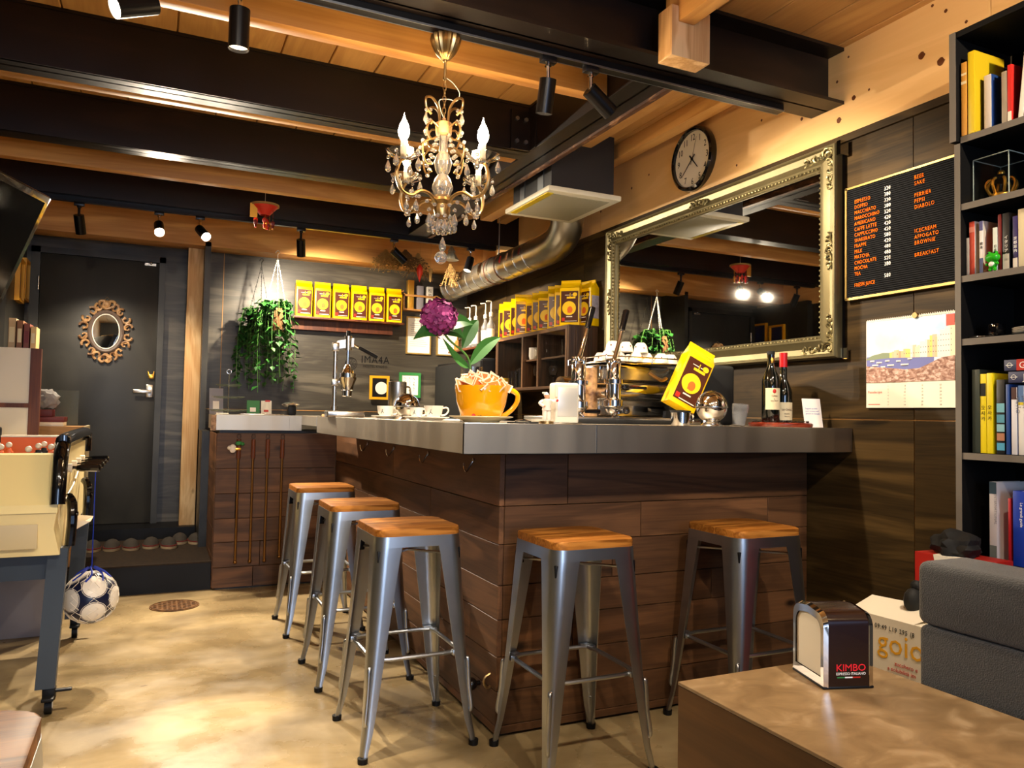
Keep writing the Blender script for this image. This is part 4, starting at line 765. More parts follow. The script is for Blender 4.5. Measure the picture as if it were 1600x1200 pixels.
# lamps of the same kind over the seats behind the viewer
tr = T('light_track', 'lamp track over the seats behind the viewer', 'lamp track', (0, .2, 2.7)); MB().box(-.7, 2.45, -.018, .018, 0, .03).build('rail', 'track', tr)
for i, (x, aim, wt, an) in enumerate(((-.5, (.2, 1, -.45), 60, 80), (.35, (.25, 1, -.7), 60, 80), (1.15, (.0, .75, -1), 75, 75), (1.9, (.6, .6, -.3), 70, 95))):
    tracklight(['spotlight behind the viewer over the foosball side', 'spotlight behind the viewer aimed at the stools', 'spotlight behind the viewer aimed at the bar', 'spotlight behind the viewer aimed at the wall on the right'][i], x, .2, aim, 0, wt, an, z=2.7)
for i, (x, y) in enumerate(((.2, -1.2), (1.7, -.9))):  # unseen hanging globes, added only to raise the ambient light
    t = T('fill_globe', ['added fill light globe behind the viewer, left one', 'added fill light globe behind the viewer, right one'][i], 'lamp', (x, y, ZC)); MB().cyl((0, 0, 0), (0, 0, -.3), .003, seg=6).build('cord', 'black', t); MB().cyl((0, 0, 0), (0, 0, -.02), .04, seg=20).build('ceiling_rose', 'black', t)
    MB().sph((0, 0, -.38), .085, 24).build('globe', pm('lit_globe', '#fff0d8', .5, emit=16, ecol='#ffd6a0'), t)
# ventilation hood
t = T('range_hood', 'black box ventilation hood with a white square filter plate', 'range hood', (1.90, 3.66, 2.375))
MB().box(.03, .43, .03, .52, .03, .37).build('box', 'hoodb', t); MB().box(0, .465, 0, .575, 0, .03, bev=.006).build('plate', 'hoodw', t); MB().box(.05, .415, .05, .52, -.003, .001, bev=.001).build('filter', 'hoodg', t)
MB().box(.026, .03, .12, .19, .03, .2).build('side_bracket', 'galv', t); MB().box(.026, .03, .36, .42, .03, .2).build('side_bracket', 'galv', t)
MB().box(.012, .05, .04, .52, -.004, .0).build('yellow_tape', pm('yellow_tape', '#d8c020', .3), t)
# duct
t = T('ventilation_duct', 'shiny spiral ventilation duct running to the back wall', 'duct', (2.40, 6.5, 2.285))
pts = [(0, -.02, 0), (0, -1.0, 0), (0, -1.75, 0), (0, -1.98, .01), (-.005, -2.14, .06), (-.04, -2.22, .15), (-.13, -2.25, .24), (-.22, -2.27, .28)]
mb = MB(); mb.tube([(0, -.02, 0), (0, -1.78, 0)], .105, 40); mb.build('pipe', 'duct', t)
mb = MB(); mb.tube([(0, -1.76, 0), (0, -1.92, .004), (0, -2.04, .025), (-.006, -2.13, .075), (-.02, -2.18, .15), (-.05, -2.19, .23), (-.10, -2.19, .31), (-.13, -2.19, .40)], .107, 40, smooth=4); mb.build('elbow', 'duct', t)
mb = MB()
for k in range(11): y = -.12 - k * .155; mb.tube([(.1065 * math.cos(a * PI / 16), y - a * .0008, .1065 * math.sin(a * PI / 16)) for a in range(33)], .0028, 4)
mb.build('spiral_seams', 'chrome', t); mb = MB(); mb.tube([(.109 * math.cos(a * PI / 16), -1.0, .109 * math.sin(a * PI / 16)) for a in range(32)], .006, 4, closed=True, flat=.4); mb.build('joint_band', 'rust', t); mb = MB(); mb.tube([(.109 * math.cos(a * PI / 16), -1.2, .109 * math.sin(a * PI / 16)) for a in range(32)], .006, 4, closed=True, flat=.4); mb.build('joint_band', 'rust', t)
mb = MB(); mb.tube([(.11 * math.cos(a * PI / 16), -.02, .11 * math.sin(a * PI / 16)) for a in range(32)], .006, 6, closed=True); mb.build('end_ring', 'satin', t)
MB().cyl((0, -.021, 0), (0, -.018, 0), .1, seg=30).build('dark_inside', 'black', t)
for y in (-1.05,): MB().cyl((0, y, .1), (0, y, .42), .005, seg=8).cyl((0, y, .1), (0, y, .13), .012, seg=8).build('hanger_rod', 'galv', t)
for k, (y, c_) in enumerate(((-1.30, 'redp'), (-1.42, 'skin'), (-1.52, 'carved'), (-1.63, 'redd'))):
    s = T('sticker', ['red and white sticker on the duct, farthest of four', 'pink figure sticker on the duct, second of four from the far end', 'brown figure sticker on the duct, third of four from the far end', 'dark red figure sticker on the duct, nearest the elbow'][k], 'sticker', (2.40, 6.5 + y, 2.285), 0, 'stickers on the duct', rot=(0, R(-78), 0))
    mb = MB(); mb.box(-.018, .018, -.014, .014, .106, .1075, bev=.0005); mb.box(.012, .03, -.006, .006, .104, .1072); mb.box(-.03, -.012, -.012, -.002, .104, .1072); mb.build('cutout', c_, s)
# chandelier
CX, CY = .875, 2.50
ch = T('chandelier', 'small brass chandelier with four lit candle bulbs and crystal drops', 'chandelier', (CX, CY - .02, 2.456))
MB().lathe([(0, 0), (.050, 0), (.052, -.008), (.046, -.03), (.034, -.055), (.018, -.075), (.008, -.08), (0, -.08)], seg=64, flute=.06, nf=16).build('ceiling_canopy', 'brass', ch)
MB().cyl((0, 0, -.08), (0, 0, -.145), .0045, seg=10).sph((0, 0, -.082), .008, 10).sph((0, 0, -.145), .007, 10).build('stem', 'brass', ch)
mb = MB()
for k in range(7):
    z = -.155 - k * .0205
    pts = [((.006 * math.cos(a)) if k % 2 else 0, 0 if k % 2 else .006 * math.cos(a), z + .013 * math.sin(a)) for a in [i * PI / 5 for i in range(10)]]; mb.tube(pts, .0016, 5, closed=True)
mb.build('chain', 'brass', ch)
mb = MB(); mb.tube([(0, 0, -.14), (.03, 0, -.155), (.055, 0, -.185), (.045, 0, -.215), (.015, 0, -.215), (-.018, 0, -.225), (-.012, 0, -.26), (0, 0, -.285)], .0016, 5, smooth=5); mb.build('flex', 'mossy', ch)
zc = -.30   # top cap of the body, everything below is relative
MB().lathe([(0, .012), (.006, .012), (.007, .0), (.022, -.002), (.024, -.012), (.022, -.034), (.016, -.038), (0, -.038)], (0, 0, zc), 24).build('top_cap', 'carved', ch)
MB().lathe([(0, -.038), (.012, -.04), (.012, -.085), (.02, -.095), (.026, -.115), (.02, -.14), (.014, -.15), (.024, -.165), (.03, -.185), (.03, -.19), (.022, -.21), (.012, -.216), (0, -.216)], (0, 0, zc), 20).build('glass_column', 'crystal', ch, ang=20)
MB().lathe([(0, -.216), (.028, -.218), (.03, -.226), (.022, -.236), (.024, -.25), (.020, -.268), (.008, -.275), (0, -.276)], (0, 0, zc), 24).build('lower_cup', 'brass', ch)
def drop(mb, p, s=1.0):
    x, y, z = p; mb.cyl((x, y, z), (x, y, z - .004 * s), .0008, seg=4); mb.sph((x, y, z - .008 * s), .0055 * s, 8, (1, 1, .9)); mb.lathe([(0, -.016 * s), (.002 * s, -.018 * s), (.0085 * s, -.036 * s), (.0078 * s, -.043 * s), (.004 * s, -.048 * s), (0, -.049 * s)], (x, y, z), 8); return mb
drops = []; v0 = math.atan2(CY, CX)  # bearing from the viewer
for k in range(4):
    a = v0 + PI + R(45 + 90 * k); c, s = math.cos(a), math.sin(a); P_ = lambda r, z: (r * c, r * s, zc + z)
    am = MB().tube([P_(.02, -.235), P_(.05, -.215), P_(.085, -.215), P_(.12, -.235), P_(.155, -.228), P_(.172, -.195), P_(.165, -.16), P_(.15, -.145)], .0048, 8, smooth=6).build('arm', 'brass', ch)
    MB().tube([P_(.018, -.03), P_(.02, .03), P_(.045, .055), P_(.07, .05), P_(.07, .025), P_(.05, .01)], .0036, 7, smooth=6).tube([P_(.02, -.02), P_(.05, -.01), P_(.065, -.035), P_(.05, -.06), P_(.03, -.05)], .003, 6, smooth=6).tube([P_(.05, -.06), P_(.08, -.085), P_(.07, -.13), P_(.045, -.13)], .003, 6, smooth=5).build('scroll', 'brass', ch)
    q = P_(.15, -.145)
    MB().lathe([(0, .004), (.018, .002), (.040, .012), (.047, .02), (.045, .021), (.038, .015), (.016, .005), (0, .006)], q, 32, flute=.05, nf=8).build('drip_pan', 'glass', am)
    MB().cyl((q[0], q[1], q[2]), (q[0], q[1], q[2] + .048), .0085, seg=12).build('candle_sleeve', 'offw', am)
    MB().lathe([(0, 0), (.008, .002), (.0145, .016), (.0155, .026), (.012, .042), (.005, .056), (.0015, .068), (0, .076)], (q[0], q[1], q[2] + .05), 14).build('candle_bulb', 'bulb', am)
    for j in range(4): b_ = a + j * PI / 2 + .4; drops.append((q[0] + .044 * math.cos(b_), q[1] + .044 * math.sin(b_), q[2] + .017, 1.0))
    drops.append((*P_(.07, .022), .9)); drops.append((*P_(.10, -.225), 1.0)); drops.append((*P_(.05, -.25), 1.15)); drops.append((*P_(.135, -.235), .9))
    # bead garlands
    mb = MB(); 
    for j in range(11):
        u = j / 10; r = .068 + (.15 - .068) * u; z = .02 - .15 * u - .06 * math.sin(PI * u); mb.sph(P_(r * (.8 + .2 * u), z), .006, 6)
    mb.build('bead_garland', 'crystal', ch); mb = MB()
    for j in range(9): u = j / 8; a2 = a + u * PI / 2; rr = .12 - .02 * math.sin(PI * u); mb.sph((rr * math.cos(a2), rr * math.sin(a2), zc - .225 - .04 * math.sin(PI * u)), .0055, 6)
    mb.build('bead_garland', 'crystal', ch); mb = MB()
    for j in range(7): u = j / 6; mb.sph(P_(.022 + .04 * u, -.04 - .10 * u), .0062, 6)
    mb.build('bead_garland', 'crystal', ch)
for k in range(8): a = k * PI / 4; drops.append((.026 * math.cos(a), .026 * math.sin(a), zc - .262, 1.1))
for x, y, z, s in drops: drop(MB(), (x, y, z), s).build('crystal_drop', 'crystal', ch, ang=15)
for k, (z, r) in enumerate(((-.285, .009), (-.30, .006))): MB().sph((0, 0, zc + z), r, 10).build('bead', 'crystal', ch)
drop(MB(), (.004, 0, zc - .305), 1.3).build('crystal_drop', 'crystal', ch); MB().sph((0, 0, zc - .385), .018, 20).cyl((0, 0, zc - .385), (0, 0, zc - .36), .001, seg=4).build('crystal_ball', 'crystal', ch)
for o in ch.children:
    if o.name.split('.')[0] not in ('ceiling_canopy', 'stem', 'chain', 'flex'): o.scale = (1.22,) * 3; o.location = (0, 0, zc * (1 - 1.22))
MB().box(-.02, .02, .0, .04, 0, .014).build('mount', 'black', ch)
# hanging paper boat charm
t = T('hanging_charm', 'red and gold paper charm with tassels hanging from the ceiling', 'ornament', (.615, 5.2, 2.49)); MB().cyl((0, 0, .02), (0, 0, .255), .0015, seg=5).build('string', 'mossy', t)
MB().cyl((0, 0, -.006), (0, 0, .006), .09, seg=28).cyl((0, 0, .006), (0, 0, .022), .012).build('disc', 'dry', t); 
MB().cyl((0, 0, -.065), (0, 0, -.007), .03, .082, 20, cap=False).build('red_skirt', 'redp', t); MB().box(-.095, -.05, -.03, -.026, -.09, .0).build('gold_tag', 'gold', t)
random.seed(5)
for k in range(9): x, y = random.uniform(-.06, .06), random.uniform(-.04, .04); MB().cyl((x, y, -.03), (x, y, -.09), .0015, seg=4).sph((x, y, -.10 - .01 * (k % 3)), .014, 8, (1, .6, 1.3)).cyl((x, y, -.11), (x, y, -.15), .005, .008, 6).build('tassel', ['redp', 'gold', 'redd'][k % 3], t)
# coloured woven ornament box left of it omitted; dried flower bunches on the timber
def dried(name, label, loc, n, spread, length, mats, seed, extra=None, up=0):
    random.seed(seed); t = T(name, label, 'dried flowers', loc, 0, 'dried flowers hung on the timber'); mb = MB(); m2 = MB()
    for i in range(n):
        a = random.uniform(0, 2 * PI); r = random.random() ** .5 * spread; L1 = length * random.uniform(.5, 1); x, y = r * math.cos(a), -abs(r * math.sin(a)) * .5
        b_ = (x * 1.0, y, -L1); mid = (x * .45 + random.uniform(-.02, .02), y * .5, -L1 * .5); mb.tube([(random.uniform(-.01, .01), 0, up), mid, b_], .0013, 4)
        for k in range(4): u = random.uniform(.3, 1); m2.sph((x * u + random.uniform(-.015, .015), y * u, -L1 * u), random.uniform(.0025, .0065), 5, (1.6, .6, .9))
    mb.build('stalks', mats[0], t); m2.build('flower_heads', mats[1], t); return t
dried('dried_bunch', 'straw coloured dried bunch hanging left over the wall rack', (1.72, 6.25, 2.52), 90, .15, .20, ('dry', 'dry'), 1)
dried('dried_bunch', 'dark dried bunch with lattice heads next to the straw one', (1.88, 6.22, 2.53), 80, .13, .18, ('dry2', 'dry2'), 2)
dried('dried_bunch', 'wiry dried sprigs hanging behind the crystal ball', (2.0, 6.25, 2.52), 50, .15, .24, ('dry', 'dry2'), 3)
dried('dried_bunch', 'drooping dried bunch in front of the duct end', (2.19, 5.97, 2.40), 55, .08, .20, ('dry', 'dry2'), 4)
t = T('chili_ornament', 'red pointed paper ornament hanging among the dried flowers', 'ornament', (1.985, 6.15, 2.34)); MB().lathe([(0, .07), (.012, .055), (.028, .03), (.026, -.01), (.01, -.06), (0, -.09)], seg=10).build('red_body', 'redp', t); MB().cyl((0, 0, .065), (0, 0, .405), .0012, seg=4).build('string', 'dry', t)
t = T('paper_tree', 'silver gauze tree ornament hanging among the dried flowers', 'ornament', (2.165, 5.88, 2.45)); MB().lathe([(0, .09), (.035, .03), (.022, .03), (.065, -.04), (0, -.04)], seg=9).build('gauze', 'gauze', t, ang=10); MB().cyl((0, 0, .08), (0, 0, .29), .0012, seg=4).build('string', 'dry', t)
t = T('grass_tassel', 'pale straw tassel hanging beside the red ornament', 'ornament', (2.08, 6.15, 2.33)); MB().lathe([(0, .05), (.02, .045), (.014, .0), (.008, -.06), (0, -.07)], seg=8).build('straw', 'dry', t); MB().cyl((0, 0, .045), (0, 0, .415), .0012, seg=4).build('string', 'dry', t)
# ================================================================== COFFEE BAGS
def make_bag():
    t = T('coffee_bag', '', 'coffee bag'); w, d, h, H = .066, .040, .25, .305
    vs = [(-w, -d, 0), (w, -d, 0), (w, d, 0), (-w, d, 0), (-w, -d, h), (w, -d, h), (w, d, h), (-w, d, h), (-w, -.004, H - .02), (w, -.004, H - .02), (w, .004, H - .02), (-w, .004, H - .02), (-w, -.004, H), (w, -.004, H), (w, .004, H), (-w, .004, H), (-w + .012, 0, h - .01), (w - .012, 0, h - .01)]
    fs = [(3, 2, 1, 0), (0, 1, 5, 4), (2, 3, 7, 6), (1, 2, 6, 5), (3, 0, 4, 7), (4, 5, 9, 8), (6, 7, 11, 10), (8, 9, 13, 12), (10, 11, 15, 14), (12, 13, 14, 15), (5, 6, 17), (5, 17, 9), (6, 10, 17), (17, 10, 9), (7, 4, 16), (4, 8, 16), (11, 7, 16), (11, 16, 8), (9, 10, 14, 13), (11, 8, 12, 15)]
    mb = MB(); mb.raw(vs, fs); bmesh.ops.bevel(mb.b, geom=[e for e in mb.b.edges if e.calc_length() > .06], offset=.004, segments=2, profile=.6, affect='EDGES'); mb.build('foil_pouch', 'yellow', t, ang=50)
    MB().box(-w + .009, w - .007, -d - .0012, -d, .022, h - .022).box(-w + .004, w - .004, -.0015, .0, 0, .0, m=TR((0, -d + .018, h + .02))).build('brown_panel', 'brown', t)
    f = FR((0, -d - .0015, 0)); MB().prism([(.046 * math.cos(a * PI / 16) - .002, .115 + .046 * math.sin(a * PI / 16)) for a in range(32)], .0006, f).build('round_emblem', 'yprint', t)
    mb = MB(); mb.prism([(.018 * math.cos(a * PI / 8) + .004, .105 + .022 * math.sin(a * PI / 8)) for a in range(16)], .0012, f); mb.box(-.012, .016, -d - .0026, -d - .0015, .085, .095); mb.build('orange_print', 'oprint', t)
    mb = MB(); mb.box(-.018, .040, -d - .0022, -d - .0012, .178, .190); mb.box(.002, .006, -d - .0022, -d - .0012, .19, .215); mb.prism([(.036 + .015 * math.cos(a * PI / 8), .205 + .013 * math.sin(a * PI / 8)) for a in range(16)], .0006, f); mb.build('yellow_print', 'yprint', t)
    mb = MB(); mb.box(-.02, .02, -d - .0022, -d - .0012, .056, .062); mb.box(-.03, .05, -d - .0022, -d - .0012, .028, .032); mb.box(-.03, .0, -d - .0022, -d - .0012, .20, .203); mb.box(.01, .022, -d - .0022, -d - .0012, .20, .203); mb.build('white_print', 'whitep', t)
    MB().box(-.05, -.03, -d - .0024, -d - .0012, .03, .052).build('red_square', 'redp', t)
    MB().box(w, w + .0008, -d + .008, d - .008, .05, .2).box(w + .0008, w + .0012, -d + .012, d - .012, .10, .15).build('side_label', pm('side_label', '#b8aeb4', .5, var=.3, vs=40), t)
    return t
g = 'yellow coffee bags on the back wall shelf'
bag = make_bag(); ords = ['leftmost', 'second from left', 'third from left', 'fourth from left', 'fifth from left', 'rightmost']
BZ = 1.945
for i in range(6):
    lab = 'yellow and brown coffee bag on the back wall shelf, %s of six' % ords[i]; x = 1.112 + i * .156; a = (.05, -.02, .03, .04, -.03, .02)[i]
    if i == 0: bag.location = (x, 6.585, BZ + .001); bag.rotation_euler = (0, 0, a); bag['label'] = lab; bag['group'] = g
    else: dup(bag, (x, 6.585, BZ + .001), a, lab, group=g)
    bag.scale = (1, 1, 1)
tag(MB().box(1.02, 1.97, 6.50, YB - .003, BZ - .018, BZ, bev=.002).box(1.02, 1.90, 6.62, YB - .003, BZ - .10, BZ - .018).build('wall_shelf', 'brownf'), 'brown wall shelf at the back carrying six coffee bags', 'shelf')
# wall cabinet with glass doors and shelf beyond
cx0, ya, yb, z0, z1 = 2.408, 4.33, 5.49, 1.335, 1.742
t = T('wall_cabinet', 'brown wood wall cabinet with sliding glass doors left of the mirror', 'cabinet', (cx0, ya, z0)); w_ = XR - .004 - cx0; l_ = yb - ya; h_ = z1 - z0
MT['cabw'] = wood('cabinet_wood', '#2e1e12', '#63452c', 'Z', .5, isl=.15); MT['cabwy'] = wood('cabinet_wood_y', '#3a2616', '#6e4c2e', 'Y', .5, isl=.1)
mb = MB()
for k in range(4): mb.box(k * w_ / 4 + .001, (k + 1) * w_ / 4 - .001, 0, .02, 0, h_, bev=.002, seg=1)
mb.build('side_panel', 'cabw', t); BX('far_side', 'cabw', t, 0, w_, l_ - .02, l_, 0, h_); BX('top', 'cabwy', t, 0, w_, .0, l_, h_ - .0, h_ + .003); mb = MB(); mb.box(0, w_, .02, l_ - .02, 0, .02).box(0, w_, .02, l_ - .02, h_ - .022, h_); mb.build('frame_boards', 'cabwy', t); BX('back', 'cabw', t, w_ - .008, w_, .02, l_ - .02, .02, h_ - .02)
BX('divider', 'cabw', t, .01, w_ - .01, .42, .44, .02, h_ - .02); BX('divider', 'cabw', t, .01, w_ - .01, .68, .70, .02, h_ - .02); BX('inner_shelf', 'cabwy', t, .02, w_ - .01, .02, .70, .205, .218)
for a, b_ in ((.022, .45), (.675, l_ - .022)):
    d = MB(); d.box(0, .012, a, a + .022, .02, h_ - .022).box(0, .012, b_ - .022, b_, .02, h_ - .022).build('sliding_door', 'cabw', t); BX('door_glass', 'lens', t, .003, .006, a + .022, b_ - .022, .02, h_ - .022)
tag(MB().box(2.40, XR - .004, 5.495, 6.55, 1.70, 1.718, bev=.002).build('wall_shelf', 'brownf'), 'brown wall shelf in the far right corner carrying pump bottles', 'shelf')
def glassware(name, label, cat, loc, h, r, grp, mat='glass', kind='tumbler'):
    mb = MB()
    if kind == 'tumbler': mb.lathe([(0, 0), (r * .85, 0), (r, h), (r - .0015, h), (r * .8, .004), (0, .004)], seg=16)
    elif kind == 'stem': mb.lathe([(0, 0), (r * .8, .001), (.004, .006), (.003, h * .45), (r * .7, h * .52), (r, h * .75), (r * .8, h), (r * .78, h), (r * .95, h * .75), (r * .6, h * .54), (0, h * .48)], seg=16)
    elif kind == 'mug': mb.lathe([(0, 0), (r * .8, 0), (r, h * .3), (r * .95, h), (r * .88, h), (r * .9, h * .3), (0, .006)], seg=20).tube([(0, -r * .9, h * .8), (0, -r * 1.5, h * .7), (0, -r * 1.5, h * .35), (0, -r * .9, h * .25)], .004, 6, smooth=4)
    o = mb.build(name, mat); o.location = loc; return tag(o, label, cat, grp)
gz = z0 + .021
for i, (x, y) in enumerate(((2.46, 5.10), (2.46, 5.17), (2.46, 5.24), (2.52, 5.13), (2.52, 5.20), (2.46, 5.31), (2.53, 5.28))):
    glassware('drinking_glass', 'clear tall glass behind the far glass door of the wall cabinet, %s' % ['front row nearest', 'front row second', 'front row third', 'back row nearest', 'back row second', 'front row farthest', 'back row farthest'][i], 'glass', (x, y, gz), .15 - .01 * (i % 3), .028, 'tall glasses in the wall cabinet')
glassware('wine_glass', 'stemmed glass in the open middle of the wall cabinet', 'glass', (2.47, 4.88, gz), .15, .035, None, kind='stem')
glassware('wine_glass', 'stemmed glass behind the near glass door, lower level', 'glass', (2.47, 4.65, gz), .14, .033, None, kind='stem')
glassware('mug', 'white mug in the open middle of the wall cabinet', 'mug', (2.46, 4.94, z0 + .219), .085, .032, None, 'white', 'mug')
glassware('mug', 'white cup stack behind the near glass door, upper level', 'mug', (2.47, 4.80, z0 + .219), .10, .03, None, 'white', 'mug')
glassware('drinking_glass', 'small glass on the upper level behind the near glass door', 'glass', (2.47, 4.48, z0 + .219), .11, .028, None)
glassware('glass_jar', 'squat yellow filled jar at the far end of the cabinet', 'jar', (2.45, 5.39, gz), .08, .03, None, 'yprint')
# bags along the right wall
g2 = 'yellow coffee bags on top of the wall cabinet'; n_ = 9
words9 = ['nearest the duct end, first', 'second', 'third', 'fourth', 'fifth', 'sixth', 'seventh', 'eighth', 'ninth']
for i in range(9):
    y = 5.55 - i * .122; b2 = dup(bag, (2.515 + (.01, -.01, 0, -.022, .012, 0, -.01, 0, -.012)[i], y, (z1 + .004 if y < 5.5 else 1.742)), (-.55, -.5, -.62, -.4, -.6, -.55, -.6, -.5, -.45)[i], 'yellow coffee bag on the wall cabinet, %s from the far end' % words9[i] if i else 'yellow coffee bag on the wall cabinet, farthest from the mirror', group=g2)
    b2.scale = (.95, .95, (1, .98, 1.02, 1.06, .96, 1, .98, 1.04, 1)[i] * .97)
dup(bag, (2.478, 4.43, z1 + .004), -.75, 'yellow coffee bag at the near end of the wall cabinet showing its side label', group=g2)
dup(bag, (2.585, 4.385, z1 + .004), -1.35, 'yellow coffee bag squeezed between the mirror frame and the other bags', group=g2)
# pump bottles
for i, (x, y) in enumerate(((2.45, 6.16), (2.45, 6.02), (2.47, 5.86), (2.46, 5.72))):
    t = T('pump_bottle', 'clear syrup bottle with a white pump, %s of four from the back corner' % ['first', 'second', 'third', 'fourth'][i], 'bottle', (x, y, 1.719), 0, 'syrup bottles on the corner shelf')
    MB().lathe([(0, 0), (.032, 0), (.034, .02), (.034, .16), (.014, .20), (.013, .235), (0, .235)], seg=18).build('bottle', 'plastic', t); MB().lathe([(.0345, .03), (.0345, .13)], seg=18).build('label', 'whitep', t)
    MB().lathe([(0, .30), (.006, .30), (.006, .27), (.017, .262), (.017, .232), (0, .232)], seg=14).tube([(0, 0, .30), (0, 0, .345), (-.01, 0, .355), (-.045, 0, .35)], .006, 8, smooth=3).build('pump', 'plast_w', t)
for i, (x, y, r, h, m_) in enumerate(((2.44, 6.32, .03, .085, 'glass'), (2.44, 6.42, .03, .07, 'oprint'))): tag((lambda o: (setattr(o, 'location', (x, y, 1.719)), o)[1])(MB().lathe([(0, 0), (r, 0), (r, h), (r * .7, h + .005), (r * .7, h + .02), (0, h + .02)], seg=16).build('spice_jar', m_)), ['small clear jar in the back corner of the corner shelf', 'small orange jar in the back corner of the corner shelf'][i], 'jar')
t = T('refrigerator', 'black upright refrigerator in the far right corner', 'refrigerator', (2.33, 5.58, 0)); BX('body', 'black', t, 0, .29, 0, 1.05, 0, 1.60, bev=.01); BX('door', 'blackm', t, -.02, 0, .0, 1.05, .05, 1.58, bev=.005); BX('side_panel', 'hoodb', t, .0, .2, -.004, 0, .9, 1.58)
# ================================================================== BACK WALL
t = T('wall_rack', 'small house shaped wooden rack on the back wall with three boxes standing in it', 'rack', (1.985, YB - .10, 2.075))
mb = MB(); mb.box(0, .315, 0, .09, 0, .014).box(0, .014, 0, .09, .014, .15).box(.301, .315, 0, .09, .014, .15).box(-.0, .315, 0, .010, .125, .142); mb.raw([(-.045, -.002, .145), (.0, -.002, .165), (.0, .012, .165), (-.045, .012, .145), (-.045, -.002, .153), (0, -.002, .173), (0, .012, .173), (-.045, .012, .153)], [(0, 3, 2, 1), (4, 5, 6, 7), (0, 1, 5, 4), (2, 3, 7, 6), (3, 0, 4, 7), (1, 2, 6, 5)])
mb.raw([(.36, -.002, .12), (.315, -.002, .142), (.315, .012, .142), (.36, .012, .12), (.36, -.002, .128), (.315, -.002, .150), (.315, .012, .150), (.36, .012, .128)], [(0, 1, 2, 3), (4, 7, 6, 5), (0, 4, 5, 1), (2, 6, 7, 3), (3, 7, 4, 0), (1, 5, 6, 2)]); mb.build('frame', 'pine_x', t)
for x, h, m_, lab, tx in ((.045, .26, 'gold', 'gold sake box in the wall rack', None), (.135, .215, 'grey', 'pale grey sake box in the wall rack', None), (.225, .215, 'paper', 'cream box with black brush writing in the wall rack', '松竹梅')):
    o = T('gift_box', lab, 'box', (1.985 + x, YB - .085, 2.0895)); BX('carton', m_, o, 0, .058, 0, .058, 0, h, bev=.003)
    if tx:
        mb = MB()
        for k, c in enumerate(tx): mb.text(c, .036, FR((.010, -.0006, h - .05 - k * .045)), .0002)
        mb.build('writing', 'black', o)
def picture(name, label, x, y, z, w, h, fm_, fw, inner, deco=None, mat_='paper', d=.018):
    t = T(name, label, 'picture', (x, y, z)); mb = MB(); mb.box(0, w, 0, d, 0, fw).box(0, w, 0, d, h - fw, h).box(0, fw, 0, d, fw, h - fw).box(w - fw, w, 0, d, fw, h - fw); mb.build('frame', fm_, t); BX('picture', inner, t, fw, w - fw, .006, d, fw, h - fw)
    if deco: deco(t, w, h)
    return t
def lines(t, w, h):
    mb = MB(); random.seed(2)
    for k in range(12): zz = h * (.82 - k * .055); mb.box(.03 + random.random() * .02, w - .03 - random.random() * .06, .0052, .006, zz, zz + .003)
    mb.text('許可証', .022, FR((w * .3, .0055, h * .88)), .0001); mb.build('writing', 'grey', t)
picture('framed_certificate', 'framed certificate in a thin gold frame under the wall rack', 2.045, YB - .02, 1.69, .235, .34, 'goldf', .012, 'paper', lines)
picture('framed_certificate', 'framed certificate half hidden by the hydrangea leaves', 2.335, YB - .02, 1.69, .21, .30, 'goldf', .012, 'paper', lines)
def drawing(t, w, h):
    mb = MB(); random.seed(9)
    for k in range(5):
        for j in range(3): x, z = w * (.28 + j * .2), h * (.28 + k * .12); mb.tube([(x + random.uniform(-.012, .012), .0055, z + random.uniform(-.012, .012)) for _ in range(4)], .0012, 4, smooth=3)
    mb.build('drawing', 'black', t)
picture('framed_drawing', 'small line drawing in a green frame on the back wall', 1.988, YB - .03, 1.295, .20, .225, 'green', .024, 'paper', drawing)
def plate_p(t, w, h): MB().cyl((w * .6, .004, h * .48), (w * .6, .006, h * .48), .055, seg=28).build('white_disc', 'whitep', t)
picture('framed_picture', 'small yellow framed picture of a white disc behind the steel pitcher', 1.715, YB - .05, 1.27, .175, .21, 'yframe', .022, 'black', plate_p)
lg = T('wall_logo', 'black wheel logo and hostel name painted on the back wall', 'sign', (1.556, YB - .002, 1.579)); f = FR((0, -.0012, 0)); mb = MB()
mb.tube([(.052 * math.cos(a * PI / 20), 0, .052 * math.sin(a * PI / 20)) for a in range(40)], .005, 4, closed=True, flat=.2)
for k in range(9): a = k * 2 * PI / 9; mb.tube([(.008 * math.cos(a), 0, .008 * math.sin(a)), (.036 * math.cos(a), 0, .036 * math.sin(a))], .0022, 4)
mb.tube([(.038 * math.cos(a * PI / 16), 0, .038 * math.sin(a * PI / 16)) for a in range(32)], .0018, 4, closed=True); mb.build('wheel_mark', 'black', lg)
mb = MB(); mb.text('IMA4A', .092, f @ TR((.085, .012, 0)), .0004, sx=.9, sp=1.12); mb.text('HOSTEL KYOTO', .034, f @ TR((.105, -.028, 0)), .0004, sx=.86, sp=1.02); mb.build('lettering', 'black', lg, smooth=False)
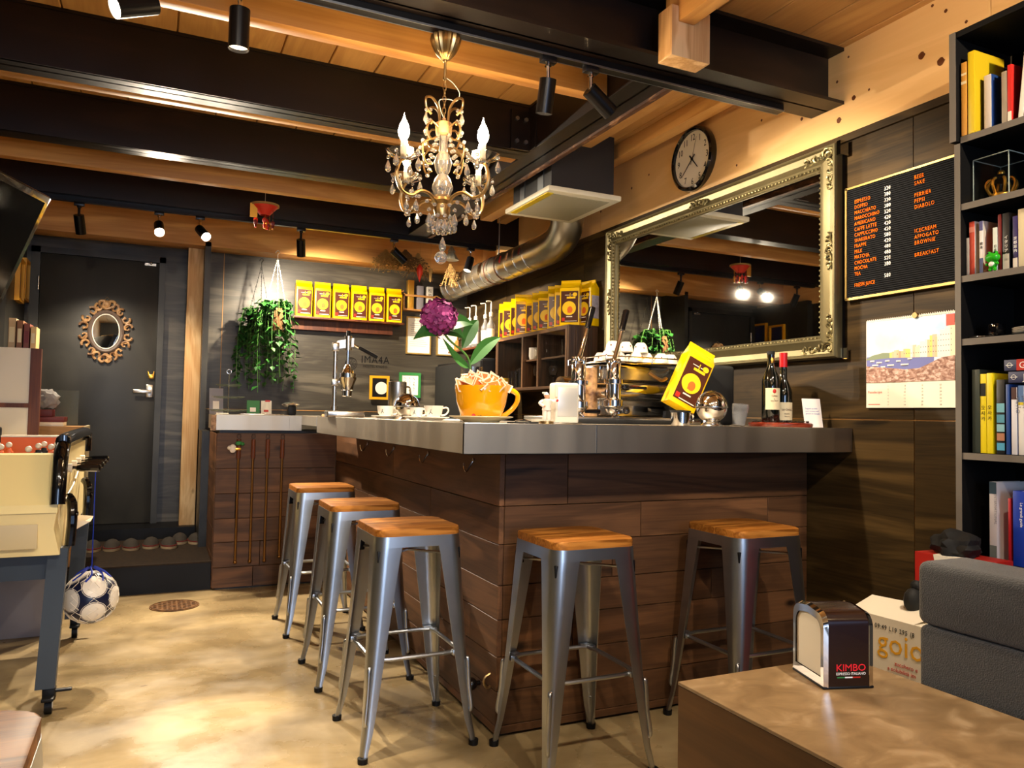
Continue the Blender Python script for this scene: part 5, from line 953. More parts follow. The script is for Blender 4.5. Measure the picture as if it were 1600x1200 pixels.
# oval mirror on the door
t = T('oval_mirror', 'small oval mirror in a carved scrollwork frame hanging on the door', 'mirror', (-.350, 6.645, 1.735)); rx, rz = .088, .128
def ov(k, n, ax, az, y=0): a = 2 * PI * k / n; return (ax * math.cos(a), y, az * math.sin(a))
MB().tube([ov(k, 40, rx + .022, rz + .022, -.012) for k in range(40)], .017, 8, closed=True).build('inner_ring', 'carvedd', t); MB().tube([ov(k, 40, rx + .004, rz + .004, -.02) for k in range(40)], .004, 6, closed=True).build('bright_edge', 'whitep', t)
MB().raw([ov(k, 40, rx + .004, rz + .004, -.016) for k in range(40)], [tuple(range(40))[::-1]]).build('glass', 'mirror', t)
mb = MB(); n = 18
for k in range(n):
    a = 2 * PI * (k + .5) / n; c = (( rx + .062) * math.cos(a), (rz + .066) * math.sin(a)); s = 1 if (math.cos(a) > 0) == (k % 2 == 0) else -1; pts = []
    for i in range(12): b_ = i * .52; r = .034 * (1 - i / 15); pts.append((c[0] + r * math.cos(a + s * b_) * 1, -.012, c[1] + r * math.sin(a + s * b_)))
    mb.tube(pts, [.010] * 4 + [.009] * 4 + [.006] * 4, 7)
    mb.tube([((rx + .035) * math.cos(a), -.008, (rz + .035) * math.sin(a)), ((rx + .07) * math.cos(a + .1), -.008, (rz + .078) * math.sin(a + .1))], .008, 6)
for s in (-1, 1): mb.tube([(s * .01, -.012, rz + .05), (s * .045, -.012, rz + .065), (s * .05, -.012, rz + .10), (s * .02, -.012, rz + .105), (s * .018, -.012, rz + .08)], .011, 7, smooth=5); mb.tube([(0, -.012, -rz - .05), (s * .04, -.012, -rz - .08), (s * .02, -.012, -rz - .105), (0, -.012, -rz - .09)], .011, 7, smooth=5)
mb.sph((0, -.008, rz + .085), .028, 12, (1, .5, 1)); mb.build('scrollwork', 'carved', t)
MB().tube([(-.045, -.005, rz + .085), (0, 0, rz + .14), (.045, -.005, rz + .085)], .0015, 5).build('hanging_cord', 'dry', t)
# slippers on the step
sl = T('slipper', '', 'slipper'); mb = MB(); t_ = bmesh.new(); bmesh.ops.create_uvsphere(t_, u_segments=18, v_segments=12, radius=1)
for v in t_.verts: v.co = Vector((v.co.x * .052, v.co.y * .085 + (.01 if v.co.z > 0 else 0), max(0, v.co.z) * .052))
mb._in(t_, TR((0, .0, .018))); mb.build('upper', 'slip', sl); mb = MB(); mb.prism([(.054 * math.cos(a * PI / 12), .10 * math.sin(a * PI / 12)) for a in range(24)], .02, bev=.004); mb.build('sole', 'sole', sl); MB().prism([(.0545 * math.cos(a * PI / 12), .101 * math.sin(a * PI / 12)) for a in range(24)], .005, TR((0, 0, .018))).build('red_welt', 'redd', sl)
sp = [(-.345, 5.98), (-.228, 5.98), (-.11, 5.97), (.015, 6.00), (.13, 5.96), (.205, 6.14), (.312, 6.10)]
for i, (x, y) in enumerate(sp):
    lab = 'grey slipper on the entrance step, %s' % ['first in the row from the left', 'second in the row from the left', 'third in the row from the left', 'fourth in the row, after a small gap', 'fifth in the row from the left', 'sixth in the row, set slightly back', 'rightmost in the row beside the far counter'][i]
    if i == 0: sl.location = (x, y, .181); sl['label'] = lab; sl['group'] = 'slippers on the entrance step'
    else: dup(sl, (x, y, .181), (.05, -.05, .1, -.06, .04, 0, .05)[i], lab)
# ================================================================== HANGING PLANTS
def plant(label, x, y, zt, cm, zb, rad, seed, nv, hook):
    random.seed(seed); t = T('hanging_plant', label, 'plant', (x, y, zt)); zp = -.44
    MB().tube([(0, 0, -.02), (0, 0, .0), (.014, 0, .016), (.0, 0, .03), (-.014, 0, .018), (-.014, 0, .008)], .003, 6, smooth=4).build('hook', cm, t)
    mb = MB()
    for k in range(3):
        a = 2 * PI * k / 3 + .5; e = Vector((.10 * math.cos(a), .10 * math.sin(a), zp)); n = 22
        for i in range(n): p = Vector((0, 0, -.03)).lerp(e, i / n); mb.sph(p, .0065, 5, (.8 if i % 2 else .45, .45 if i % 2 else .8, 1.35))
    mb.build('chain', cm, t); MB().lathe([(0, zp - .12), (.07, zp - .12), (.105, zp), (.10, zp), (.066, zp - .11), (0, zp - .02)], seg=20).build('pot', 'black', t)
    mb = MB(); ms = MB()
    def leafq(p, d, s):
        d = Vector(d).normalized(); u = d.cross(Vector((0, 0, 1))); u = u.normalized() if u.length > .1 else Vector((1, 0, 0)); n = u.cross(d)
        c = Vector(p); w1 = s * .42
        mb.raw([c, c + d * s * .35 + u * w1 + n * s * .1, c + d * s, c + d * s * .35 - u * w1 + n * s * .1, c + d * s * .45], [(0, 1, 4), (1, 2, 4), (2, 3, 4), (3, 0, 4)])
    for k in range(nv):
        a = random.uniform(0, 2 * PI); r = rad * random.uniform(.45, 1); L1 = random.uniform(.35, 1) * (zp - zb); pts = [Vector((.04 * math.cos(a), .04 * math.sin(a), zp + .02)), Vector((r * .7 * math.cos(a), r * .7 * math.sin(a), zp + random.uniform(.03, .09))), Vector((r * math.cos(a), r * math.sin(a), zp - L1 * .35)), Vector((r * 1.02 * math.cos(a + .1), r * 1.02 * math.sin(a + .1), zp - L1))]
        ms.tube(pts, .0018, 4, smooth=3); n = int(8 + L1 * 28)
        for i in range(n):
            u = i / n * 3; j = min(2, int(u)); p = pts[j].lerp(pts[j + 1], u - j); b_ = random.uniform(0, 2 * PI); leafq(p, (math.cos(b_), math.sin(b_), random.uniform(-1.3, .1)), random.uniform(.04, .072))
    mb.build('foliage', 'leaf', t, smooth=False); ms.build('vines', 'stem', t); return t
plant('trailing ivy in a pot hung on dark chains, left of the pair', .745, 6.40, 2.34, 'wirek', -1.05, .185, 11, 26, 1)
p2 = plant('trailing ivy in a pot hung on white chains, right of the pair', .83, 6.12, 2.36, 'mossy', -1.08, .185, 12, 28, 1)
mb = MB(); random.seed(4)
for k in range(60): a = random.uniform(0, 2 * PI); r = random.random() ** .5 * .03; mb.cyl((r * math.cos(a), r * .4 * math.sin(a) - .13, -.50 + random.uniform(-.02, .07)), (r * 1.4 * math.cos(a), r * .5 * math.sin(a) - .14, -.53 + random.uniform(-.08, .0)), .0035, .002, 5)
mb.build('dead_fibre', 'soil', p2)
# ================================================================== ON THE BAR
TZ = 1.1235
def saucer(mb, r, h, seg=40): return mb.lathe([(0, .002), (r * .55, .002), (r * .6, h * .35), (r, h), (r, h + .002), (r * .97, h + .003), (r * .58, h * .5), (0, h * .35)], seg=seg)
# big yellow cup
t = T('giant_cup', 'giant yellow cup full of sugar sachets near the bar corner', 'cup', (1.045, 2.50, TZ + .013))
MB().lathe([(0, 0), (.06, 0), (.066, .004), (.075, .02), (.088, .06), (.094, .10), (.0945, .116), (.091, .116), (.09, .10), (.083, .06), (.06, .012), (0, .01)], seg=56).build('bowl', 'cup', t)
MB().tube([(.082, -.0, .098), (.105, -.012, .104), (.128, -.02, .09), (.130, -.02, .065), (.112, -.014, .035), (.082, -.006, .012), (.062, 0, .006)], [.0105] * 40, 10, smooth=6, flat=.7).build('handle', 'cup', t)
mb = MB(); mb.text('MOKAMBO'[:0] + 'ristorante'[:0] + 'caffè', .012, FR((-.062, -.060, .006), '-Y', 0) @ TR((.02, 0, .006), (R(-14), 0, 0)), .0003); mb.build('small_writing', 'brown', t)
MB().sph((-.050, -.0545, .012), .006, 8, (1.4, .3, 1)).build('red_mark', 'redp', t)
t = T('giant_saucer', 'large cream saucer under the giant yellow cup', 'saucer', (1.045, 2.50, TZ)); saucer(MB(), .113, .020, 56).build('dish', 'creamg', t)
# sachets piled in the cup: individual things
random.seed(21)
sa = T('sugar_sachet', 'orange and white sugar sachet in the heap filling the giant cup', 'sugar sachet', group='sugar sachets in the giant cup')
mb = MB(); mb.box(-.017, .017, -.030, .030, -.0016, .0016, bev=.0009, seg=1); mb.build('paper', pm('sachet_paper', '#e6c4a4', .6), sa); MB().box(-.0145, .0145, -.0235, .0235, -.0023, .0023).build('orange_panel', 'oprint', sa)
for i in range(64):
    u = i / 63; a = i * 2.4; r = .082 * math.sqrt(((i * 37) % 64) / 63); z = TZ + .013 + .110 + .034 * (1 - (r / .09) ** 2) * random.uniform(.4, 1.1)
    ro = (random.uniform(.5, 1.5), random.uniform(-.9, .9), random.uniform(-.8, .8)); lo = (1.045 + r * math.cos(a), 2.50 + r * math.sin(a), z)
    if r > .07: ro = (random.uniform(.3, 1.2), random.uniform(-1.2, 1.2), random.uniform(-.9, .9))
    if i == 0: sa.location = lo; sa.rotation_euler = ro
    else: dup(sa, lo, rot=ro)
# glass vase and hydrangea
t = T('glass_vase', 'clear glass tumbler holding the hydrangea stem', 'vase', (1.07, 2.66, TZ)); MB().lathe([(0, 0), (.040, 0), (.042, .205), (.040, .205), (.038, .006), (0, .006)], seg=28).build('glass', 'glass', t); MB().lathe([(0, .007), (.037, .007), (.038, .12), (0, .12)], seg=24).build('water', 'acrylic', t)
hx, hy, hz = .915, 2.60, 1.495
t = T('hydrangea', 'purple pink hydrangea bloom with green leaves', 'flower', (1.07, 2.66, TZ)); D = Vector((hx - 1.07, hy - 2.66, hz - TZ))
MB().tube([(0, 0, .02), (-.005, 0, .16), (-.02, -.005, .24), (D.x * .7, D.y * .6, .30), (D.x, D.y, D.z - .02)], .0042, 8, smooth=6).build('stem', 'stem', t)
mb = MB(); random.seed(6); 
for i in range(96):
    z = 1 - 2 * (i + .5) / 96; a = i * 2.39996; rr = math.sqrt(1 - z * z); n = Vector((rr * math.cos(a), rr * math.sin(a), z)); p = D + Vector((n.x * .060, n.y * .058, n.z * .060)) * random.uniform(.88, 1.08)
    q = (n + Vector([random.uniform(-.3, .3) for _ in range(3)])).to_track_quat('Z', 'Y').to_matrix().to_4x4(); q.translation = p; rot = random.uniform(0, 1.5)
    for k in range(4):
        b_ = rot + k * PI / 2; c, s = math.cos(b_), math.sin(b_); cup = random.uniform(.002, .007)
        pts = [(0, 0, 0)] + [(.018 * (u * c - v * s), .018 * (u * s + v * c), cup * u) for u, v in ((.45, .42), (.85, .38), (1.05, 0), (.85, -.38), (.45, -.42))]
        mb.raw(pts, [(0, 1, 2, 3), (0, 3, 4, 5)], q)
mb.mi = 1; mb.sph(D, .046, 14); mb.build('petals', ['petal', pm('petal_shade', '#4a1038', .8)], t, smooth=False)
def leaf(base, tip, w, mat, name='leaf', droop=.02):
    b_, e = Vector(base), Vector(tip); d = e - b_; sd = d.cross(Vector((0.3, -.9, .4))).normalized(); up = sd.cross(d).normalized(); vs = []; n = 9
    for i in range(n + 1):
        u = i / n; c = b_ + d * u - Vector((0, 0, droop)) * math.sin(PI * u) * -1; ww = w * math.sin(PI * u ** .8) ** .9 if 0 < u < 1 else .0005
        vs += [c - sd * ww + up * ww * .35, c, c + sd * ww + up * ww * .35]
    fs = [];
    for i in range(n): a = i * 3; fs += [(a, a + 1, a + 4, a + 3), (a + 1, a + 2, a + 5, a + 4)]
    MB().raw(vs, fs).build(name, mat, t)
leaf((-.01, 0, .21), (.125, .02, .325), .026, 'leaf2'); leaf((-.01, 0, .20), (-.13, -.03, .305), .02, 'leaf2', droop=-.02); leaf((-.04, 0, .27), (.03, .02, .385), .028, 'leafl')
leaf((D.x, D.y, D.z - .06), (D.x - .10, D.y - .02, D.z - .085), .024, 'leafl'); leaf((D.x + .02, D.y, D.z - .04), (D.x + .15, D.y + .04, D.z - .01), .028, 'leafl'); leaf((D.x + .02, D.y + .02, D.z - .05), (D.x + .125, D.y + .05, D.z - .07), .03, 'leafl')
# espresso cups
def cupset(label, slabel, x, y, r, h, rs, rz=-.3):
    t = T('espresso_cup', label, 'cup', (x, y, TZ + .009), rz); MB().lathe([(0, 0), (r * .55, 0), (r * .6, .004), (r * .85, h * .35), (r, h), (r * .93, h), (r * .78, h * .38), (r * .5, .008), (0, .007)], seg=36).build('bowl', 'white', t)
    MB().tube([(r * .93, 0, h * .82), (r * 1.35, 0, h * .85), (r * 1.5, 0, h * .6), (r * 1.2, 0, h * .3), (r * .78, 0, h * .25)], .0035, 8, smooth=5).build('handle', 'white', t)
    mb = MB(); mb.tube([(-r * .3, -r * .92, h * .7), (-r * .35, -r * .9, h * .5), (-r * .5, -r * .78, h * .3)], .0012, 5).tube([(-r * .35, -r * .9, h * .5), (-r * .15, -r * .86, h * .35)], .0012, 5); mb.build('small_print', 'black', t)
    s = T('espresso_saucer', slabel, 'saucer', (x, y, TZ)); saucer(MB(), rs, .013).build('dish', 'white', s)
cupset('white coffee cup farthest left on the bar, beside the juice press', 'white saucer under the leftmost white cup', .985, 3.52, .040, .052, .066)
cupset('small white espresso cup in the middle of the three', 'white saucer under the small middle cup', 1.02, 3.16, .030, .045, .058)
cupset('white coffee cup farthest right of the three, nearest the giant cup', 'white saucer under the right hand white cup', 1.035, 2.98, .040, .052, .066)
t = T('steel_pitcher', 'tall brushed steel cylinder jug behind the small cups', 'pitcher', (1.07, 3.62, TZ)); MB().lathe([(0, 0), (.042, 0), (.044, .004), (.044, .178), (.042, .18), (.0415, .178), (.041, .006), (0, .006)], seg=40).build('body', 'satin', t)
MB().tube([(.042, .02, .155), (.075, .04, .15), (.078, .042, .06), (.043, .02, .04)], .005, 8, smooth=5).build('handle', 'satin', t)
def ballbowl(label, x, y, r, open_):
    t = T('sugar_bowl', label, 'sugar bowl', (x, y, TZ), -.3); zc_ = r + (.012 if not open_ else .006)
    MB().lathe([(r * .02, .0 + zc_ - r)] + [(r * math.cos(R(-86 + 8 * k)), zc_ + r * math.sin(R(-86 + 8 * k))) for k in range(11)] + [(r * .96, zc_ - .002)], seg=40).build('lower_bowl', 'chrome', t)
    mm = TR((0, 0, zc_), (0, 0, 0)); MB().lathe([(r * 1.01 * math.cos(R(3 + 8.7 * k)), r * 1.01 * math.sin(R(3 + 8.7 * k))) for k in range(11)], seg=40, m=mm).build('lid', 'chrome', t)
    MB().lathe([(r * 1.0, zc_ - .003), (r * 1.045, zc_ - .001), (r * 1.045, zc_ + .002), (r * 1.0, zc_ + .003)], seg=40).build('rim', 'satin', t)
    MB().tube([(1.03 * r * math.cos(a * PI / 16), -.0, zc_ + 1.03 * r * math.sin(a * PI / 16)) for a in range(17)], .0022, 6).build('roll_bow', 'chrome', t)
    MB().lathe([(0, 0), (r * .72, 0), (r * .70, .003), (r * .25, .012 + .012), (r * .12, .03), (0, .03)], seg=32).build('foot', 'satin', t); MB().box(-r * .55, r * .55, -.006, .006, .004, .028, bev=.002).build('bow_stand', 'chrome', t)
    return t
ballbowl('round chrome sugar bowl with dark gap under its lid, behind the small cups', 1.04, 3.36, .054, True)
ballbowl('polished round steel sugar bowl on a foot, right of the grinder', 2.06, 2.50, .064, False)
# juice press
t = T('juice_press', 'tall lever juice press of cast metal with a black grip', 'juice press', (.93, 4.35, TZ), -.1)
MB().box(-.055, .15, -.09, .09, 0, .035, bev=.008).build('base', 'satin', t); MB().cyl((-.01, 0, .03), (-.01, 0, .40), .013, seg=18).build('column', 'satin', t)
MB().cyl((-.01, 0, .035), (-.01, 0, .06), .02, seg=16).box(-.028, .008, -.02, .02, .175, .215, bev=.005).cyl((-.02, 0, .19), (.05, 0, .21), .01, seg=10).build('bracket', 'satin', t)
mb = MB(); mb.box(-.03, .01, -.02, .02, .37, .42, bev=.006); mb.raw([(-.02, -.015, .38), (.09, -.015, .40), (.09, -.015, .45), (.0, -.015, .43), (-.02, .015, .38), (.09, .015, .40), (.09, .015, .45), (.0, .015, .43)], [(0, 1, 2, 3), (7, 6, 5, 4), (0, 4, 5, 1), (1, 5, 6, 2), (2, 6, 7, 3), (3, 7, 4, 0)]); mb.cyl((.06, 0, .38), (.06, 0, .46), .022, seg=16); mb.build('head', 'satin', t)
MB().cyl((.06, 0, .455), (.06, 0, .49), .014, .011, 12).build('top_knob', 'black', t); MB().cyl((.06, 0, .30), (.06, 0, .40), .009, seg=12).build('ram', 'chrome', t)
MB().lathe([(.008, .30), (.012, .295), (.034, .26), (.036, .248), (.048, .247), (.048, .225), (.0, .225)], (.06, 0, 0), 28).build('press_cone', 'chrome', t); MB().lathe([(.052, .225), (.050, .215), (.036, .18), (.034, .155), (.028, .15), (.026, .12), (.022, .117), (.0, .119)], (.06, 0, 0), 28).build('strainer_cup', 'chrome', t)
MB().cyl((.075, 0, .42), (.125, 0, .395), .006, seg=8).build('lever', 'chrome', t); MB().cyl((.12, 0, .398), (.225, 0, .345), .010, .012, 12).build('grip', 'black', t)
# small figure, dispenser on bar
t = T('baker_figurine', 'small white figurine of a person in a pointed hat on a yellow base', 'figurine', (1.262, 2.42, TZ)); MB().cyl((0, 0, 0), (0, 0, .009), .026, seg=16).build('base', 'brass', t)
MB().lathe([(0, .05), (.017, .048), (.014, .062), (.018, .078), (.016, .085), (.006, .089), (0, .09)], seg=12).cyl((-.008, 0, .012), (-.007, 0, .054), .0075, .009, 10).cyl((.009, 0, .012), (.007, 0, .054), .0075, .009, 10).tube([(-.014, 0, .082), (-.03, -.004, .072), (-.018, -.012, .062)], .0055, 7, smooth=3).tube([(.014, 0, .082), (.030, -.006, .08), (.034, -.008, .09)], .0055, 7, smooth=3).build('clothes', 'fig', t)
MB().sph((0, -.001, .097), .0095, 12).sph((-.016, -.014, .062), .004, 7).sph((.034, -.008, .094), .004, 7).build('skin', 'skin', t); MB().sph((0, .002, .100), .0098, 10, (1, 1, .8)).build('hair', 'brown', t); MB().lathe([(.010, .102), (.006, .109), (0, .113)], (-.002, 0, 0), 12).box(-.018, -.006, -.004, .004, .106, .112, bev=.002).build('hat', 'fig', t); MB().sph((.036, -.01, .083), .0055, 8).build('red_ball', 'redp', t)
t = T('napkin_dispenser', 'plain white metal napkin dispenser standing on the bar', 'napkin dispenser', (1.367, 2.485, TZ), -.1)
MB().box(-.048, .048, -.032, .032, .0, .150, bev=.010, seg=3).build('body', 'plast_w', t); MB().box(-.039, .039, -.0345, -.03, .026, .132, bev=.003).build('napkin_plate', pm('satin_white', '#cfccc4', .3, .3), t); MB().box(-.056, .056, -.042, .042, 0, .005, bev=.002).build('base', 'chrome', t)
for nm, lab, x, y, r in (('coin_tray', 'flat dark round tray beside the giant saucer', 1.16, 2.40, .055),): tag((lambda o: (setattr(o, 'location', (x, y, TZ)), o)[1])(MB().lathe([(0, 0), (r, 0), (r, .005), (r - .003, .004), (0, .002)], seg=30).build(nm, 'blackm')), lab, 'tray')
o = MB().tube([(0, 0, .004), (.03, -.005, .008), (.06, .0, .004)], .003, 6, smooth=4).build('bottle_opener', 'chrome'); o.location = (1.13, 2.40, TZ + .004); tag(o, 'small bright opener lying on the dark tray', 'opener')
# ---- espresso machine
em = T('espresso_machine', 'chrome two lever espresso machine on the bar in front of the mirror', 'espresso machine', (1.62, 2.72, TZ))
BX('base_tray', 'satin', em, -.10, .55, -.02, .42, 0, .028, bev=.005); BX('drip_grille', 'blackm', em, -.1, .36, -.06, .12, .0, .018, bev=.003)
BX('body', 'chrome', em, .17, .56, .22, .46, .03, .265, bev=.012); BX('front_panel', 'satin', em, .19, .54, .215, .22, .08, .25, bev=.002)
mb = MB(); mb.cyl((-.03, .21, .15), (.55, .21, .15), .05, seg=28).build('boiler', 'chrome', em)
BX('cup_shelf', 'chrome', em, .16, .58, .14, .48, .268, .276, bev=.003)
mb = MB()
for a, b_ in (((.16, .14), (.58, .14)), ((.58, .14), (.58, .48)), ((.16, .14), (.16, .48))): mb.cyl((*a, .296), (*b_, .296), .003, seg=8)
for x, y in ((.16, .14), (.4, .14), (.58, .14), (.58, .48), (.16, .48)): mb.cyl((x, y, .27), (x, y, .296), .003, seg=8)
mb.build('cup_rail', 'chrome', em)
for i, gx in enumerate((-.035, .135)):
    gy = .04; gz_ = .035 if i else .0
    gp = MB().lathe([(0, .06), (.036, .06), (.040, .064), (.040, .088), (.033, .092), (.031, .10), (.031, .155), (.04, .158), (.04, .175), (.031, .178), (.029, .19), (.029, .24), (.026, .245), (0, .245)], (gx, gy, gz_ * .3), 32).build('brew_group', 'chrome', em)
    MB().cyl((gx, gy + .03, .13), (gx, .22, .13), .026, seg=18).build('group_neck', 'chrome', gp)
    MB().box(gx - .026, gx - .012, gy - .018, gy + .018, .22, .275, bev=.005).box(gx + .012, gx + .026, gy - .018, gy + .018, .22, .275, bev=.005).cyl((gx - .032, gy, .262), (gx + .032, gy, .262), .009, seg=14).build('yoke', 'chrome', gp)
    lv = MB().cyl((gx, gy, .262), (gx + .052, gy + .02, .40), .010, .0075, 12).sph((gx, gy, .262), .018, 14, (1, 1, 1)).build('lever', 'chrome', gp)
    MB().cyl((gx + .051, gy + .02, .398), (gx + .078, gy + .03, .485), .0125, .015, 14).sph((gx + .078, gy + .03, .485), .015, 12, (1, 1, .6)).build('lever_grip', 'blackg', gp)
    MB().lathe([(0, .035), (.012, .036), (.03, .05), (.034, .062), (.0, .062)], (gx, gy, 0), 20).tube([(gx, gy - .01, .04), (gx - .012, gy - .02, .03), (gx - .02, gy - .02, .018)], .005, 7, smooth=3).tube([(gx, gy - .01, .04), (gx + .012, gy - .02, .03), (gx + .02, gy - .02, .018)], .005, 7, smooth=3).build('portafilter', 'chrome', gp)
    if i: MB().cyl((gx, gy - .035, .05), (gx - .004, gy - .10, .055), .008, seg=10).sph((gx - .004, gy - .105, .056), .016, 14).build('portafilter_grip', 'blackg', gp)
    else: MB().cyl((gx + .035, gy, .05), (gx + .10, gy - .005, .05), .008, .010, 10).build('portafilter_grip', 'blackg', gp)
MB().tube([(-.10, .0, .115), (-.125, -.02, .118), (-.13, -.025, .09), (-.125, -.025, .04), (-.12, -.03, .0)], .0055, 8, smooth=4).cyl((-.125, -.02, .118), (-.06, .0, .115), .008, seg=10).sph((-.125, -.022, .118), .012, 10).sph((-.122, -.026, .045), .012, 10).build('steam_wand', 'chrome', em)
MB().cyl((.20, .03, .155), (.30, .04, .155), .006, seg=8).sph((.19, .03, .155), .013, 12, (1.6, 1, 1)).build('steam_knob', 'blackg', em)
mb = MB(); mb.tube([(.30, .02, .22), (.33, .01, .20), (.36, .01, .19), (.39, .02, .20)], .008, 8, smooth=4); mb.build('eagle_badge', 'bronze', em)
MB().cyl((.10, .17, .03), (.10, .17, .24), .03, seg=16).build('sight_column', 'carved', em)
cp = T('stacked_cup', '', 'cup'); MB().lathe([(0, .045), (.018, .045), (.028, .03), (.034, .0), (.031, 0), (.024, .03), (0, .04)], seg=18).build('bowl', 'offw', cp)
mb = MB(); 
for k in range(5): a = k * 1.3; mb.sph((.0295 * math.cos(a), .0295 * math.sin(a), .02 + .006 * (k % 2)), .0035, 6)
mb.build('printed_spots', 'redd', cp)
cl = [(1.82, 2.91), (1.89, 2.93), (1.96, 2.90), (2.03, 2.92), (2.10, 2.90), (2.165, 2.92), (2.16, 3.0), (1.85, 3.02), (1.93, 3.03), (2.01, 3.02), (2.09, 3.03)]
for i, (x, y) in enumerate(cl):
    z = TZ + .2765
    lab = 'upturned spotted cup on the espresso machine, %s' % (['first of the front row from the left', 'second of the front row', 'third of the front row', 'fourth of the front row', 'fifth of the front row', 'sixth of the front row', 'back right corner', 'first of the back row', 'second of the back row', 'third of the back row', 'fourth of the back row'][i])
    if i == 0: cp.location = (x, y, z); cp['label'] = lab; cp['group'] = 'cups warming on the espresso machine'
    else: dup(cp, (x, y, z), i * .7, lab)
for i, x in enumerate((1.85, 1.92, 2.0)): dup(cp, (x, 2.92, z + .0455), i, 'spotted cup stacked on other cups above the espresso machine, %s' % ['left', 'middle', 'right'][i], group='second layer of cups on the machine')
# ---- grinder with bag
gr = T('coffee_grinder', 'black coffee grinder with a clear hopper right of the machine', 'grinder', (2.23, 2.78, TZ))
MB().box(0, .20, 0, .24, 0, .275, bev=.02, seg=3).build('body', 'blackm', gr); BX('fork', 'black', gr, -.10, .02, .04, .10, .05, .09, bev=.006)
MB().lathe([(0, .01), (.035, .012), (.045, .05), (.075, .14), (.085, .20), (.083, .20), (.072, .14), (.042, .05), (.03, .02)], (-.12, .04, .045), 28).build('hopper', 'acrylic', gr); MB().cyl((-.12, .04, 0), (-.12, .04, .06), .05, .045, 24).build('hopper_collar', 'black', gr)
b3 = dup(bag, (2.07, 2.74, TZ + .075), label='yellow coffee bag tipped into the hopper of the grinder', rot=(R(-6), R(27), R(-12)), group='coffee bag in the grinder'); b3.scale = (1.0, 1.0, .98)
t = T('milk_jug', 'small steel milk jug with a black lid in front of the grinder', 'jug', (1.86, 2.44, TZ)); MB().lathe([(0, 0), (.036, 0), (.038, .05), (.036, .052), (0, .052)], seg=28).build('body', 'chrome', t); MB().lathe([(.039, .050), (.040, .058), (0, .060)], seg=28).build('lid', 'blackm', t); MB().tube([(.037, 0, .045), (.058, 0, .042), (.06, 0, .015), (.037, 0, .008)], .004, 7, smooth=4).build('handle', 'chrome', t)
# plastic cups, wine, tray, card
t = T('plastic_cup_stack', 'leaning stack of clear plastic cups right of the round steel bowl', 'plastic cups', (2.175, 2.47, TZ), rot=(0, R(7), 0))
for k in range(5): MB().lathe([(.024, .004 * 0), (.033, .068), (.035, .069), (.033, .066), (.023, .002), (0, .002)], (0, 0, .003 + k * .0045), 24).build('cup', 'plastic', t)
t = T('round_tray', 'round red brown wooden tray with wrought edge under the bottles', 'tray', (2.40, 2.47, TZ)); MB().lathe([(0, 0), (.126, 0), (.13, .006), (.13, .014), (.124, .018), (.11, .016), (0, .014)], seg=48).build('disc', 'winew', t)
mb = MB()
for k in range(22): a = k * 2 * PI / 22; mb.tube([(.112 * math.cos(a + d_ * .06) , .112 * math.sin(a + d_ * .06), .018 + .006 * abs(math.sin(d_))) for d_ in (-1.5, -.7, 0, .7, 1.5)], .0022, 5)
mb.build('wire_edge', 'wirek', t)
def wine(label, x, y, cap, lab_txt, lh, shoulder, H=.30):
    t = T('wine_bottle', label, 'wine bottle', (x, y, TZ + .0160), -.35); r = .0365
    MB().lathe([(0, .004), (r * .9, 0), (r, .006), (r, shoulder), (r * .85, shoulder + .022), (.0155, shoulder + .06), (.0135, H - .03), (.0155, H - .02), (.0155, H), (0, H)], seg=36).build('bottle', 'wine', t)
    MB().lathe([(0, H + .001), (.0165, H + .001), (.0165, H - .06 if cap == 'cap_r' else H - .012), (.0150, H - .061 if cap == 'cap_r' else H - .013)], seg=24).build('capsule', cap, t)
    vs = []; fs = []
    for k in range(17): a = R(-90 - 58 + k * 116 / 16); vs += [((r + .0005) * math.cos(a), (r + .0005) * math.sin(a), lh[0]), ((r + .0005) * math.cos(a), (r + .0005) * math.sin(a), lh[1])]
    for k in range(16): fs.append((2 * k, 2 * k + 2, 2 * k + 3, 2 * k + 1))
    MB().raw(vs, fs).build('label', 'label', t)
    mb = MB(); zz = lh[1] - .035
    for s_, sz in lab_txt: mb.text(s_, sz, FR((0, -r - .001, zz)), .0002, 'CENTER', .85); zz -= sz * 1.35
    mb.build('label_writing', 'brown', t)
    return t
b1 = wine('dark bordeaux bottle with cream label and red seal, left on the tray', 2.352, 2.475, 'blackm', (('Château', .009), ('de', .006), ('Saint Martin', .008)), (.055, .145), .175); MB().sph((0, -.0365, .132), .008, 10, (1, .2, 1.2)).build('red_seal', 'redp', b1); MB().sph((0, -.0145, .262), .008, 8, (.8, .3, 1.6)).build('gold_sticker', 'gold', b1)
wine('dark burgundy bottle with red capsule, right on the tray', 2.446, 2.50, 'cap_r', (('LA CIANE', .012), ('Reserve', .008), ('Millesime', .007)), (.012, .088), .13)
t = T('table_card', 'white card with lines of blue print standing on the bar by the wall', 'card', (2.53, 2.41, TZ), -.25); m_ = TR((0, 0, 0), (R(-12), 0, 0)); MB().box(-.042, .042, -.001, .001, 0, .124, m=m_).build('card', pm('card_white', '#efe9e4', .4), t)
mb = MB()
for k, s_ in enumerate(('Support us with', 'your reviews and', 'photos on Google')): mb.text(s_, .0088, m_ @ FR((-.032, -.0012, .078 - k * .011)), .0001)
mb.build('blue_print', 'blue', t); MB().box(-.04, .04, .0, .045, 0, .003).build('foot', 'acrylic', t)
